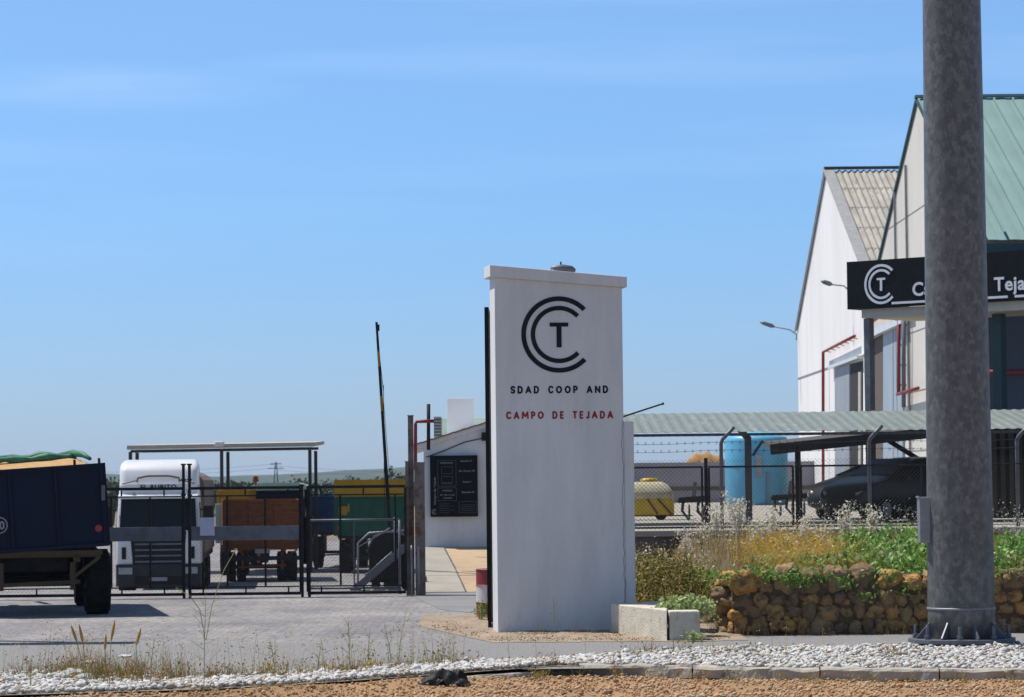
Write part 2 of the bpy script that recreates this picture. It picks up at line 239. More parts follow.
# ---------------------------------------------------------------- mesh helpers
def tag(o, label=None, cat=None, group=None, kind=None):
    if label: o['label'] = label
    if cat: o['category'] = cat
    if group: o['group'] = group
    if kind: o['kind'] = kind
    return o
def empty(name, loc=(0, 0, 0), rz=0, label=None, cat=None, group=None):
    o = bpy.data.objects.new(name, None); col.objects.link(o); o.location = loc; o.rotation_euler.z = rz; o.empty_display_size = .2
    return tag(o, label, cat, group)
class MB:
    def __init__(s): s.v = []; s.f = []; s.m = []
    def add(s, vs, fs, mi=0):
        b = len(s.v); s.v += [tuple(x) for x in vs]; s.f += [tuple(b + i for i in f) for f in fs]; s.m += [mi] * len(fs); return s
    def box(s, x0, x1, y0, y1, z0, z1, mi=0):
        vs = [(x, y, z) for z in (z0, z1) for y in (y0, y1) for x in (x0, x1)]
        return s.add(vs, [(0, 2, 3, 1), (4, 5, 7, 6), (0, 1, 5, 4), (2, 6, 7, 3), (0, 4, 6, 2), (1, 3, 7, 5)], mi)
    def bar(s, a, b, w=.05, h=None, mi=0, upv=(0, 0, 1)):
        a, b = Vector(a), Vector(b); h = h or w; d = (b - a).normalized(); u = Vector(upv)
        if abs(d.dot(u)) > .98: u = Vector((0, 1, 0))
        x = d.cross(u).normalized(); y = x.cross(d).normalized(); vs = []
        for p in (a, b):
            for sx, sy in ((-1, -1), (1, -1), (1, 1), (-1, 1)): vs.append(p + x * (sx * w / 2) + y * (sy * h / 2))
        return s.add(vs, [(3, 2, 1, 0), (4, 5, 6, 7), (0, 1, 5, 4), (1, 2, 6, 5), (2, 3, 7, 6), (3, 0, 4, 7)], mi)
    def tube(s, pts, r, n=8, mi=0, cap=True):
        pts = [Vector(p) for p in pts]; rr = r if isinstance(r, (list, tuple)) else [r] * len(pts); vs = []; fs = []
        px = None
        for i, p in enumerate(pts):
            d = (pts[min(i + 1, len(pts) - 1)] - pts[max(i - 1, 0)]).normalized()
            if px is None:
                u = Vector((0, 0, 1)) if abs(d.z) < .95 else Vector((1, 0, 0)); px = d.cross(u).normalized()
            px = (px - d * px.dot(d)).normalized(); y = d.cross(px)
            for k in range(n):
                a = 2 * math.pi * k / n; vs.append(p + (px * math.cos(a) + y * math.sin(a)) * rr[i])
        for i in range(len(pts) - 1):
            for k in range(n): fs.append((i * n + k, i * n + (k + 1) % n, (i + 1) * n + (k + 1) % n, (i + 1) * n + k))
        if cap: fs.append(tuple(range(n))[::-1]); fs.append(tuple((len(pts) - 1) * n + k for k in range(n)))
        return s.add(vs, fs, mi)
    def lathe(s, prof, n=24, c=(0, 0, 0), axis='z', mi=0, cap=True):
        vs = []; fs = []; c = Vector(c)
        for r, h in prof:
            for k in range(n):
                a = 2 * math.pi * k / n; p = (r * math.cos(a), r * math.sin(a), h)
                if axis == 'x': p = (h, p[0], p[1])
                elif axis == 'y': p = (p[1], h, p[0])
                vs.append(Vector(p) + c)
        for i in range(len(prof) - 1):
            for k in range(n): fs.append((i * n + k, i * n + (k + 1) % n, (i + 1) * n + (k + 1) % n, (i + 1) * n + k))
        if cap: fs.append(tuple(range(n))[::-1]); fs.append(tuple((len(prof) - 1) * n + k for k in range(n)))
        return s.add(vs, fs, mi)
    def prism(s, poly, axis, a, b, mi=0):
        """polygon (2D) pushed along axis from a to b"""
        n = len(poly)
        def P(p, t): return {'x': (t, p[0], p[1]), 'y': (p[0], t, p[1]), 'z': (p[0], p[1], t)}[axis]
        vs = [P(p, a) for p in poly] + [P(p, b) for p in poly]
        return s.add(vs, [tuple(range(n))[::-1], tuple(range(n, 2 * n))] + [(i, (i + 1) % n, n + (i + 1) % n, n + i) for i in range(n)], mi)
    def grid(s, fn, nu, nv, mi=0):
        vs = [fn(i / nu, j / nv) for j in range(nv + 1) for i in range(nu + 1)]
        return s.add(vs, [(j * (nu + 1) + i, j * (nu + 1) + i + 1, (j + 1) * (nu + 1) + i + 1, (j + 1) * (nu + 1) + i) for j in range(nv) for i in range(nu)], mi)
    def build(s, name, m, parent=None, smooth=False, bevel=0, seg=2, fix=True, solid=0, loc=None):
        me = bpy.data.meshes.new(name); me.from_pydata(s.v, [], s.f)
        for x in (m if isinstance(m, (list, tuple)) else [m]): me.materials.append(x)
        me.polygons.foreach_set('material_index', s.m)
        if fix:
            bm = bmesh.new(); bm.from_mesh(me); bmesh.ops.recalc_face_normals(bm, faces=bm.faces); bm.to_mesh(me); bm.free()
        if smooth: me.polygons.foreach_set('use_smooth', [True] * len(me.polygons))
        o = bpy.data.objects.new(name, me); col.objects.link(o)
        if parent: o.parent = parent
        if loc: o.location = loc
        if solid:
            d = o.modifiers.new('t', 'SOLIDIFY'); d.thickness = solid; d.offset = 0
        if bevel:
            d = o.modifiers.new('b', 'BEVEL'); d.width = bevel; d.segments = seg; d.limit_method = 'ANGLE'; d.angle_limit = R(35)
        return o
def children(o): return [c for c in bpy.data.objects if c.parent == o]
def copy_tree(o, parent=None):
    c = o.copy(); col.objects.link(c); c.parent = parent
    for ch in children(o): copy_tree(ch, c)
    return c
def text(name, s, mtx, width, height, m, parent=None, depth=.006, bold=.0, shear=0):
    """flat lettering standing in the local x/z plane; mtx places its lower left corner"""
    cu = bpy.data.curves.new('t', 'FONT'); cu.body = s; cu.size = 1; cu.offset = bold; cu.extrude = .02; cu.space_character = 1.08; cu.resolution_u = 4
    to = bpy.data.objects.new('t', cu); col.objects.link(to); dg = bpy.context.evaluated_depsgraph_get(); dg.update()
    me = bpy.data.meshes.new_from_object(to.evaluated_get(dg)); bpy.data.objects.remove(to); bpy.data.curves.remove(cu)
    n = len(me.vertices); a = np.empty(n * 3); me.vertices.foreach_get('co', a); a = a.reshape(-1, 3)
    mn, mxx = a.min(0), a.max(0); b = np.empty_like(a)
    b[:, 0] = (a[:, 0] - mn[0]) / (mxx[0] - mn[0]) * width; b[:, 2] = (a[:, 1] - mn[1]) / (mxx[1] - mn[1]) * height
    b[:, 1] = -(a[:, 2] - mn[2]) / max(mxx[2] - mn[2], 1e-6) * depth
    me.vertices.foreach_set('co', b.ravel()); me.transform(mtx); me.name = name; me.materials.clear(); me.materials.append(m)
    o = bpy.data.objects.new(name, me); col.objects.link(o); o.parent = parent; return o
def arc_c(mb, cx, cz, r, wd, y0, y1, gap=44, n=48, sx=1.0):
    """an open ring like a letter C in the x/z plane"""
    a0, a1 = R(gap), R(360 - gap); vs = []
    for i in range(n + 1):
        a = a0 + (a1 - a0) * i / n
        for rr in (r - wd, r):
            for y in (y0, y1): vs.append((cx + sx * rr * math.cos(a), y, cz + rr * math.sin(a)))
    fs = []
    for i in range(n):
        b, c = i * 4, i * 4 + 4
        fs += [(b, b + 2, c + 2, c), (b + 1, c + 1, c + 3, b + 3), (b, c, c + 1, b + 1), (b + 2, b + 3, c + 3, c + 2)]
    fs += [(0, 1, 3, 2), (n * 4, n * 4 + 2, n * 4 + 3, n * 4 + 1)]
    mb.add(vs, fs)
def emblem(mb, cx, cz, r, y0, y1, sx=1.0):
    k = r / .52
    arc_c(mb, cx, cz, r, .064 * k, y0, y1, sx=sx); arc_c(mb, cx, cz, .39 * k, .06 * k, y0, y1, sx=sx)
    mb.box(cx - .128 * k * sx, cx + .128 * k * sx, y0, y1, cz + .108 * k, cz + .162 * k)
    mb.box(cx - .034 * k * sx, cx + .034 * k * sx, y0, y1, cz - .175 * k, cz + .108 * k)
def chain_link(mb, a, b, z0, z1, pitch=.075, w=.0035):
    """diagonal wires of a chain-link panel between two ground points; z0, z1 may be (left, right) pairs"""
    a, b = Vector((*a[:2], 0)), Vector((*b[:2], 0)); Lh = (b - a).length; d = (b - a) / Lh
    zz0 = z0 if isinstance(z0, tuple) else (z0, z0); H = (z1[0] if isinstance(z1, tuple) else z1) - zz0[0]
    def P(s, h): return a + d * s + Vector((0, 0, zz0[0] + (zz0[1] - zz0[0]) * s / Lh + h))
    k = -H
    while k < Lh:
        s0, h0, s1, h1 = k, 0, k + H, H
        if s0 < 0: h0 = -s0; s0 = 0
        if s1 > Lh: h1 -= s1 - Lh; s1 = Lh
        if s1 > s0:
            mb.tube([P(s0, h0), P(s1, h1)], w / 2, 3, cap=False); mb.tube([P(s0, H - h0), P(s1, H - h1)], w / 2, 3, cap=False)
        k += pitch
def corrugated(mb, p00, p10, p01, p11, waves, amp, rows=1, trap=False):
    """roof sheet: u along the eave (waves across), v up the slope"""
    p00, p10, p01, p11 = map(Vector, (p00, p10, p01, p11)); n = (p10 - p00).cross(p01 - p00).normalized()
    if n.z < 0: n = -n
    per = 6
    def fn(u, v):
        k = round(u * waves * per) % per
        h = [0, 0, .8, 1, .8, 0][k] if trap else math.sin(2 * math.pi * k / per)
        return (p00 * (1 - u) + p10 * u) * (1 - v) + (p01 * (1 - u) + p11 * u) * v + n * (h * amp)
    mb.grid(fn, waves * per, rows)
_ico = None
def ico():
    global _ico
    if _ico is None:
        bm = bmesh.new(); bmesh.ops.create_icosphere(bm, subdivisions=1, radius=1)
        _ico = (np.array([v.co for v in bm.verts]), np.array([[v.index for v in f.verts] for f in bm.faces])); bm.free()
    return _ico
def pebbles(name, pts, sizes, m, seed=0, flat=.7, jit=.22, parent=None, smooth=False):
    rng = np.random.default_rng(seed); V, Fc = ico(); n = len(pts); nv = len(V)
    s = sizes[:, None, None] * np.stack([rng.uniform(.75, 1.35, n), rng.uniform(.7, 1.2, n), rng.uniform(flat * .7, flat * 1.25, n)], 1)[:, None, :]
    P = V[None] * (1 + rng.uniform(-jit, jit, (n, nv, 1))) * s
    a = rng.uniform(0, 6.28, n); c, d = np.cos(a)[:, None], np.sin(a)[:, None]
    x = P[:, :, 0] * c - P[:, :, 1] * d; y = P[:, :, 0] * d + P[:, :, 1] * c; b = rng.uniform(-.4, .4, n)[:, None]
    z = P[:, :, 2] * np.cos(b) + x * np.sin(b); x = x * np.cos(b) - P[:, :, 2] * np.sin(b)
    Q = np.stack([x, y, z], 2) + pts[:, None, :]
    faces = (Fc[None] + (np.arange(n) * nv)[:, None, None]).reshape(-1, 3)
    return raw_mesh(name, Q.reshape(-1, 3), faces, m, parent, smooth)
def raw_mesh(name, V, Fc, m, parent=None, smooth=False):
    me = bpy.data.meshes.new(name); k = Fc.shape[1]; me.vertices.add(len(V)); me.vertices.foreach_set('co', V.astype(np.float32).ravel())
    me.loops.add(len(Fc) * k); me.loops.foreach_set('vertex_index', Fc.astype(np.int32).ravel())
    me.polygons.add(len(Fc)); me.polygons.foreach_set('loop_start', np.arange(len(Fc), dtype=np.int32) * k)
    me.polygons.foreach_set('loop_total', np.full(len(Fc), k, dtype=np.int32))
    if smooth: me.polygons.foreach_set('use_smooth', np.ones(len(Fc), dtype=bool))
    me.update(calc_edges=True); me.materials.append(m); o = bpy.data.objects.new(name, me); col.objects.link(o)
    if parent: o.parent = parent
    return o
def blades(base, h, wd, lean, seed=0, seg=3):
    """curved grass blades; returns verts, quads"""
    rng = np.random.default_rng(seed); n = len(base); a = rng.uniform(0, 6.28, n); ld = np.stack([np.cos(a), np.sin(a)], 1) * (lean * rng.uniform(.2, 1, n))[:, None]
    b = rng.uniform(0, 6.28, n); wdv = np.stack([np.cos(b), np.sin(b), 0 * b], 1) * wd[:, None] / 2; V = []
    for i in range(seg + 1):
        t = i / seg; c = base.copy(); c[:, :2] += ld * (t ** 1.8 * h)[:, None]; c[:, 2] += h * t * (1 - .25 * lean * t)
        k = (1 - .85 * t); V += [c - wdv * k, c + wdv * k]
    V = np.stack(V, 1); q = np.array([[2 * i, 2 * i + 1, 2 * i + 3, 2 * i + 2] for i in range(seg)])
    nv = V.shape[1]; Fc = (q[None] + (np.arange(n) * nv)[:, None, None]).reshape(-1, 4)
    return V.reshape(-1, 3), Fc
def leaves(c, size, seed=0, up_bias=.3, fold=True):
    """small pointed leaves at points c"""
    rng = np.random.default_rng(seed); n = len(c); d = rng.normal(size=(n, 3)); d[:, 2] += up_bias; d /= np.linalg.norm(d, axis=1)[:, None]
    u = np.cross(d, rng.normal(size=(n, 3))); u /= np.linalg.norm(u, axis=1)[:, None]; nrm = np.cross(d, u)
    s = (size * rng.uniform(.6, 1.3, n))[:, None]
    V = np.stack([c - d * s * .5, c + u * s * .3 + nrm * s * .08, c + d * s * .55, c - u * s * .3 + nrm * s * .08], 1)
    Fc = (np.array([[0, 1, 2, 3]])[None] + (np.arange(n) * 4)[:, None, None]).reshape(-1, 4)
    return V.reshape(-1, 3), Fc
def join(parts):
    V = []; Fs = []; b = 0
    for v, f in parts: V.append(v); Fs.append(f + b); b += len(v)
    return np.concatenate(V), np.concatenate(Fs)
# ================================================================ THE SETTING
rng = np.random.default_rng(11)
def ipl(pts):
    xs = [p[0] for p in pts]; ys = [p[1] for p in pts]
    return lambda x: float(np.interp(x, xs, ys))
kerb_y = ipl([(-60, 26.5)] + [tuple(G(px, py)[:2]) for px, py in ((-80, 699), (100, 694), (200, 691), (340, 683), (450, 675), (560, 667), (640, 668), (760, 671), (900, 672), (1100, 673))] + [(60, 33)])
far_y = ipl([(-60, 34)] + [(XD(px, d), d) for px, d in ((-80, 33.4), (50, 33.4), (105, 32.3), (230, 32.2), (320, 32.9), (420, 34.0), (560, 35.0), (640, 36.0), (720, 36.8), (1100, 37.0))] + [(60, 37)])
def jit(x, s, a): return a * (math.sin(x * 1.7 + s) * .5 + math.sin(x * 4.3 + s * 2) * .3 + math.sin(x * 11.1 + s * 3) * .2)

# ground: one sheet to the horizon
ys = [-60, 0, 20, 40, 57] + [60 + 2 * i for i in range(14)] + [90, 120, 170, 175, 260, 400, 700, 1200, 2500, 5000, 9000]
xs = [-6000, -2000, -600, -200, -60, -20, 0, 20, 60, 200, 600, 2000, 6000]
g = MB(); nx = len(xs)
g.v = [(x, y, hill(y) - .11 - (0.15 if y > 170 else 0)) for y in ys for x in xs]
for j in range(len(ys) - 1):
    for i in range(nx - 1): g.f.append((j * nx + i, j * nx + i + 1, (j + 1) * nx + i + 1, (j + 1) * nx + i)); g.m.append(1 if ys[j] >= 170 else 0)
tag(g.build('ground', [M['soil'], M['field']]), kind='structure')

def strip(name, x0, x1, n, near, far, z, m, rows=2, zf=None):
    mb = MB()
    def fn(u, v):
        x = x0 + (x1 - x0) * u; a, b = near(x), far(x); y = a + (b - a) * v
        return (x, y, (zf(x, y) if zf else 0) + z)
    mb.grid(fn, n, rows); return tag(mb.build(name, m), kind='structure')
strip('road', -60, 60, 400, lambda x: kerb_y(x) + .1, lambda x: (41.6 if x < XD(700, 39) else 39.95) + jit(x, 1, .1) if x > -2.2 else 40.8, 0.0, M['asphalt'])
# paved yard, running down the slope behind the gate
mb = MB(); rows = [33.4, 35, 37, 38.5, 39.9] + [40.4 + i * .5 for i in range(35)] + [58 + i for i in range(32)] + [95, 110, 130, 170]
for j, y in enumerate(rows):
    for i in range(121):
        xr = -.55 + jit(y, 3, .12) if y > 41.5 else (-.3 if y > 40.2 else 9.0); xr = xr if y < 57.5 else (-1.9 if y < 72 else 1.5)
        x = -60 + (xr + 60) * (1 - (1 - i / 120) ** 2.2); mb.v.append((x, y, hill(y) + .003))
for j in range(len(rows) - 1):
    for i in range(120): mb.f.append((j * 121 + i, j * 121 + i + 1, (j + 1) * 121 + i + 1, (j + 1) * 121 + i)); mb.m.append(0)
tag(mb.build('yard_paving', M['paving']), kind='structure')
# asphalt driveway patch between yard and ramp
a = [G(405, 592), G(424, 590), G(492, 592), G(492, 606), G(470, 613), G(440, 610), G(424, 602)]
mb = MB(); mb.add([(p.x, p.y, .012) for p in a] + [(p.x, p.y, -.1) for p in a], [tuple(range(7))] + [(i, (i + 1) % 7, 7 + (i + 1) % 7, 7 + i) for i in range(7)])
tag(mb.build('driveway', M['asphalt']), kind='structure')
# sand bank round the sign
sand_n = lambda x: 38.75 + jit(x, 7, .16) + jit(x * 4, 2, .1) + max(0, -x - .25) * 4.2
strip('sand_ground', -1.4, 3.0, 160, sand_n, lambda x: 46.5, 0.008, M['sand'], rows=24,
      zf=lambda x, y: min(1, max(0, (y - sand_n(x)) / 1.2)) * max(0, .015 + .03 * noise.noise(Vector((x * 2, y * 1.3, 0))) + .015 * noise.noise(Vector((x * 7, y * 5, 0)))))
strip('gravel_verge', -30, 30, 300, lambda x: kerb_y(x) + .08, lambda x: far_y(x) + jit(x, 9, .12), 0.01, M['gravel_bed'])
# kerb: rough old kerbstones
mb = MB(); mb2 = MB(); from mathutils import noise
x = -9.0
while x < 9.5:
    L_ = .45 + .9 * abs(math.sin(x * 7.3)); x1 = x + L_ - .015; sunk = -.06 if x < -.5 else -.012 * math.sin(x * 5)
    def fn(u, v, x=x, x1=x1, sunk=sunk):
        xx = x + (x1 - x) * u; prof = [(0, -.12), (0, -.02), (.02, 0), (.06, .012), (.13, .012), (.15, -.05)]
        k = min(int(v * 5 + .001), 5); py_, pz = prof[k]; q = noise.noise(Vector((xx * 6, py_ * 20, pz * 12))) * .035 + .03 * noise.noise(Vector((xx * 1.3, 0, 5)))
        return (xx, kerb_y(xx) - .02 + py_ + q, .02 + sunk + pz + noise.noise(Vector((xx * 4, k, 3))) * .03)
    mb.grid(fn, 16, 5); x += L_
tag(mb.build('kerb', M['kerb'], smooth=False), kind='structure')
def fore_z(x, y):
    e = max(0, 1 - max(0, kerb_y(x) - y) / .7); s_ = min(max((.2 - x) / .8, 0), 1)
    return .02 * math.sin(x * 2.1) * math.sin(y * 3.1) + .085 * e * s_
tag(strip('foreground_gravel_bed', -12, 12, 120, lambda x: 20, lambda x: kerb_y(x) + .05, -.095, M['soil'], rows=60, zf=fore_z), kind='structure')
# stones
def scatter(n, x0, x1, y0f, y1f, seed):
    r = np.random.default_rng(seed); x = r.uniform(x0, x1, n); a = np.array([y0f(t) for t in x]); b = np.array([y1f(t) for t in x]); y = a + (b - a) * r.uniform(0, 1, n)
    return x, y, r
x, y, r = scatter(16000, -7.0, 7.6, lambda t: kerb_y(t) + .16, lambda t: far_y(t) + .05, 3)
cover = 1 - np.clip((y - np.array([far_y(t) for t in x]) + .5) / .5, 0, 1) * .75
patch = np.array([noise.noise(Vector((a * 1.3, b * 2.2, 7))) for a, b in zip(x, y)]); cover = cover * np.where(x < 1.5, np.clip(1.05 + patch * 1.5, .12, 1), np.clip(1.3 + patch, .5, 1)); keep = r.uniform(0, 1, len(x)) < cover; x, y = x[keep], y[keep]; sz = r.uniform(.016, .036, len(x)) * np.where(r.uniform(0, 1, len(x)) < .06, 1.6, 1)
pb = pebbles('white_gravel', np.stack([x, y, .012 + sz * .45 + r.uniform(0, .02, len(x))], 1), sz, M['white_stone'], 4)
tag(pb, 'white crushed stone spread behind the kerb', 'gravel', kind='stuff')
x, y, r = scatter(15000, -6.5, 7.0, lambda t: 27.6, lambda t: kerb_y(t) - .01, 5); sz = r.uniform(.007, .02, len(x)) * np.where(r.uniform(0, 1, len(x)) < .05, 1.9, 1)
pb = pebbles('brown_gravel', np.stack([x, y, -.09 + sz * .4 + np.array([fore_z(a, b) for a, b in zip(x, y)])], 1), sz, M['brown_stone'], 6)
tag(pb, 'reddish brown gravel in front of the kerb', 'gravel', kind='stuff')
x, y, r = scatter(1300, -1.2, 2.8, lambda t: sand_n(t) + .1, lambda t: sand_n(t) + 2.4, 8); sz = r.uniform(.004, .013, len(x))
tag(pebbles('sand_pebbles', np.stack([x, y, np.full(len(x), .022)], 1), sz, M['sand_stone'], 9), 'loose pebbles on the sandy ground round the sign', 'gravel', kind='stuff')

# raised yard on the right with its concrete retaining wall
mb = MB(); mb.box(.3, 90, 60.3, 230, -.5, TER); tag(mb.build('raised_yard', M['concrete']), kind='structure')
rw = MB(); rw.box(.3, 30, 60.0, 60.28, -.3, TER - .06)
o = rw.build('retaining_wall', M['concrete_dark']); tag(o, 'dark stained concrete retaining wall below the chain-link fence', 'retaining wall')
rw = MB(); rw.box(.3, 30, 59.92, 60.4, TER - .058, TER + .06); rw.build('coping', M['concrete'], o, bevel=.01)
# planting bed behind the stone wall
def bed_z(x, y):
    t = min(max((x - 2.75) / .6, 0), 1); k = min(max((y - 40.2) / 19.6, 0), 1)
    return -.08 + t * (.85 + .12 * k) + .05 * noise.noise(Vector((x * 1.3, y * .8, 0)))
mb = MB(); mb.grid(lambda u, v: (2.3 + u * 24, 40.15 + v * 19.83, bed_z(2.3 + u * 24, 40.15 + v * 19.83)), 90, 50)
tag(mb.build('planting_bed', M['bed_soil'], smooth=True), kind='structure')

# hills on the horizon
hp = [(-120, 478), (0, 477), (60, 475), (110, 474), (180, 477), (230, 476), (300, 474), (360, 470), (410, 467), (470, 466), (560, 468), (640, 475), (700, 477), (780, 475), (900, 470), (1150, 472)]
hf = ipl([(U(px, py, 3000).x, U(px, py, 3000).z) for px, py in hp])
mb = MB()
def fn(u, v):
    x = -700 + 1450 * u; h = hf(x) + 1.0 * noise.noise(Vector((x * .02, 0, 0))); s = math.sin(min(v, .5) * math.pi) if v < .5 else math.cos((v - .5) * math.pi)
    return (x, 2300 + 1400 * v, -2 + (h + 2) * s + .7 * noise.noise(Vector((x * .03, v * 9, 1))))
mb.grid(fn, 240, 16); tag(mb.build('hills', M['hills'], smooth=True), kind='structure')

# ================================================================ SIGN TOWER
GL = {'S': (.62, [[(1, .82), (.82, .96), (.5, 1), (.18, .95), (0, .78), (.1, .6), (.5, .5), (.9, .4), (1, .22), (.82, .05), (.5, 0), (.18, .04), (0, .18)]]),
 'D': (.72, [[(0, 0), (0, 1), (.45, 1), (.8, .88), (1, .5), (.8, .12), (.45, 0), (0, 0)]]), 'A': (.8, [[(0, 0), (.5, 1), (1, 0)], [(.2, .3), (.8, .3)]]),
 'C': (.72, [[(1, .82), (.8, .95), (.5, 1), (.2, .9), (0, .5), (.2, .1), (.5, 0), (.8, .05), (1, .18)]]), 'O': (.84, [[(.5, 1), (.15, .86), (0, .5), (.15, .14), (.5, 0), (.85, .14), (1, .5), (.85, .86), (.5, 1)]]),
 'P': (.6, [[(0, 0), (0, 1), (.6, 1), (.95, .88), (1, .72), (.95, .56), (.6, .44), (0, .44)]]), 'N': (.74, [[(0, 0), (0, 1), (1, 0), (1, 1)]]), 'M': (.95, [[(0, 0), (.06, 1), (.5, .3), (.94, 1), (1, 0)]]),
 'E': (.55, [[(1, 1), (0, 1), (0, 0), (1, 0)], [(0, .5), (.85, .5)]]), 'T': (.66, [[(0, 1), (1, 1)], [(.5, 1), (.5, 0)]]), 'J': (.5, [[(1, 1), (1, .2), (.8, .03), (.4, 0), (0, .12)]])}
def stencil(s, x0, z0, width, h, m, parent, st=.22, gap=.30, word=.85):
    tot = sum((GL[c][0] + gap) if c != ' ' else word for c in s) - gap; k = width / (tot * h); mb = MB(); x = 0; t = h * st; j = 0
    for c in s:
        if c == ' ': x += word; continue
        wd, strokes = GL[c]
        for pl in strokes:
            P = [(x0 + (x + a * wd) * h * k + (.5 - a) * t, z0 + t / 2 + b * (h - t)) for a, b in pl]
            for (ax, az), (bx, bz) in zip(P, P[1:]):
                dx, dz = bx - ax, bz - az; L = math.hypot(dx, dz) or 1; ux, uz = dx / L * t * .28, dz / L * t * .28; nx_, nz_ = -dz / L * t / 2, dx / L * t / 2; j += 1; y = -.003 - .0004 * (j % 5)
                q = [(ax - ux + nx_, az - uz + nz_), (bx + ux + nx_, bz + uz + nz_), (bx + ux - nx_, bz + uz - nz_), (ax - ux - nx_, az - uz - nz_)]; mb.prism(q, 'y', y, .001)
        x += wd + gap
    return mb.build('lettering', m, parent)
def sign_tower():
    b = G(498, 633); root = empty('sign_tower', (b.x, b.y, 0), R(9), 'white rendered sign tower with black ring emblem and red lettering', 'sign')
    W = 1.795; zl = U(495, 277, b.y).z; zr = U(622, 287, b.y + .28).z
    m = MB(); m.prism([(0, -.05), (W, -.05), (W, zr), (0, zl)], 'y', 0, .45); m.build('shaft', M['white_render'], root, bevel=.012)
    m = MB(); m.prism([(-.07, zl + .002), (W + .06, zr + .002 - .01), (W + .06, zr + .14), (-.07, zl + .165)], 'y', -.06, .5); m.build('coping', M['white_render'], root, bevel=.008)
    m = MB(); m.box(W + .002, W + .145, .012, .4, -.05, 2.1 + 58 / 72.9); m.build('side_pier', M['white_render'], root, bevel=.01)
    # emblem and lettering on the front face
    def F(px, py): p = U(px, py, b.y + .14); return (p.x - b.x) / math.cos(R(9)), p.z
    cx, cz = F(559, 334.5); m = MB(); emblem(m, cx, cz, .53, -.008, .004); m.build('emblem', M['letter_black'], root)
    x0, z0 = F(510.5, 394); x1, _ = F(608.5, 394); stencil('SDAD COOP AND', x0, z0, x1 - x0, .108, M['letter_black'], root)
    x0, z0 = F(506, 419.5); x1, _ = F(613.5, 419.5); stencil('CAMPO DE TEJADA', x0, z0, x1 - x0, .108, M['letter_red'], root)['label'] = 'red lettering'
    # hair crack down the joint with the pier, scuff lines
    m = MB(); pts = [(W - .02 + .02 * noise.noise(Vector((0, z * 2.5, 0))) + .006 * math.sin(z * 31), -.001, z) for z in np.arange(.35, 2.95, .04)]
    m.tube(pts, .0035, 4); m.build('crack', M['crack'], root)
    return root, b, W
tower, tb, TW = sign_tower()
# luminaire on top
p = U(563, 270, tb.y + .25); lr = empty('rooftop_luminaire', (p.x, p.y, p.z - .035), R(9), 'small dark oval luminaire lying on top of the sign tower', 'light fitting')
m = MB(); m.tube([(-.17, 0, .035), (-.14, 0, .045), (0, 0, .055), (.12, 0, .04), (.17, 0, .02)], [.03, .055, .06, .055, .03], 10); m.build('housing', M['grey_steel'], lr, smooth=True)
m = MB(); m.tube([(-.03, 0, .1), (-.03, 0, .15)], .012, 6); m.build('photocell', M['dark_steel'], lr)
m = MB(); m.box(-.2, -.13, -.05, .05, -.02, .04); m.build('bracket', M['white_render'], lr)
# black board standing edge-on behind the tower
xa, xb = U(486.6, 460, 43).x, U(491.0, 460, 43).x
br = empty('black_board', ((xa + xb) / 2, 43.4, 0), R(-.5), 'tall narrow black board seen edge on, behind the left side of the white sign tower', 'board')
m = MB(); m.box(-.03, .03, -.9, .9, .12, U(486, 307, 42.5).z); m.build('panel', M['black_paint'], br, bevel=.004)
m = MB(); m.box(-.025, .025, -.8, -.74, -.1, .13); o = m.build('foot', M['dark_steel'], br); m = MB(); m.box(-.025, .025, .74, .8, -.1, .13); m.build('foot', M['dark_steel'], br)
# low block wall at the foot of the tower, and its short end block
A, B = (U(611, 632, 40.95).x, 40.95), (U(667, 641, 38.85).x, 38.85); w_ = .38
m = MB(); m.prism([A, B, (B[0] + .03, B[1] + .42), (B[0] + .1, 41.6), (A[0] + .5, 41.6), (A[0] + .5, 41.3)], 'z', -.05, .405)
tag(m.build('low_block_wall', M['block'], bevel=.015), 'low cream rendered block wall running out from the foot of the sign tower', 'low wall')
m = MB(); m.box(B[0] + .035, B[0] + .43, B[1] + .02, B[1] + .42, -.05, .385)
tag(m.build('end_block', M['block'], bevel=.015), 'short whitish concrete block at the end of the low wall, under pale leaves', 'block')
# thin rod leaning out behind the tower
a_, b_ = U(622, 417, 43), U(662, 404, 43)
m = MB(); m.tube([a_ - (b_ - a_) * .6, a_, b_], .014, 6); m.tube([b_, b_ + (b_ - a_).normalized() * .03], .02, 6)
tag(m.build('slanting_rod', M['dark_steel']), 'thin dark rod slanting up to the right from behind the sign tower', 'rod')

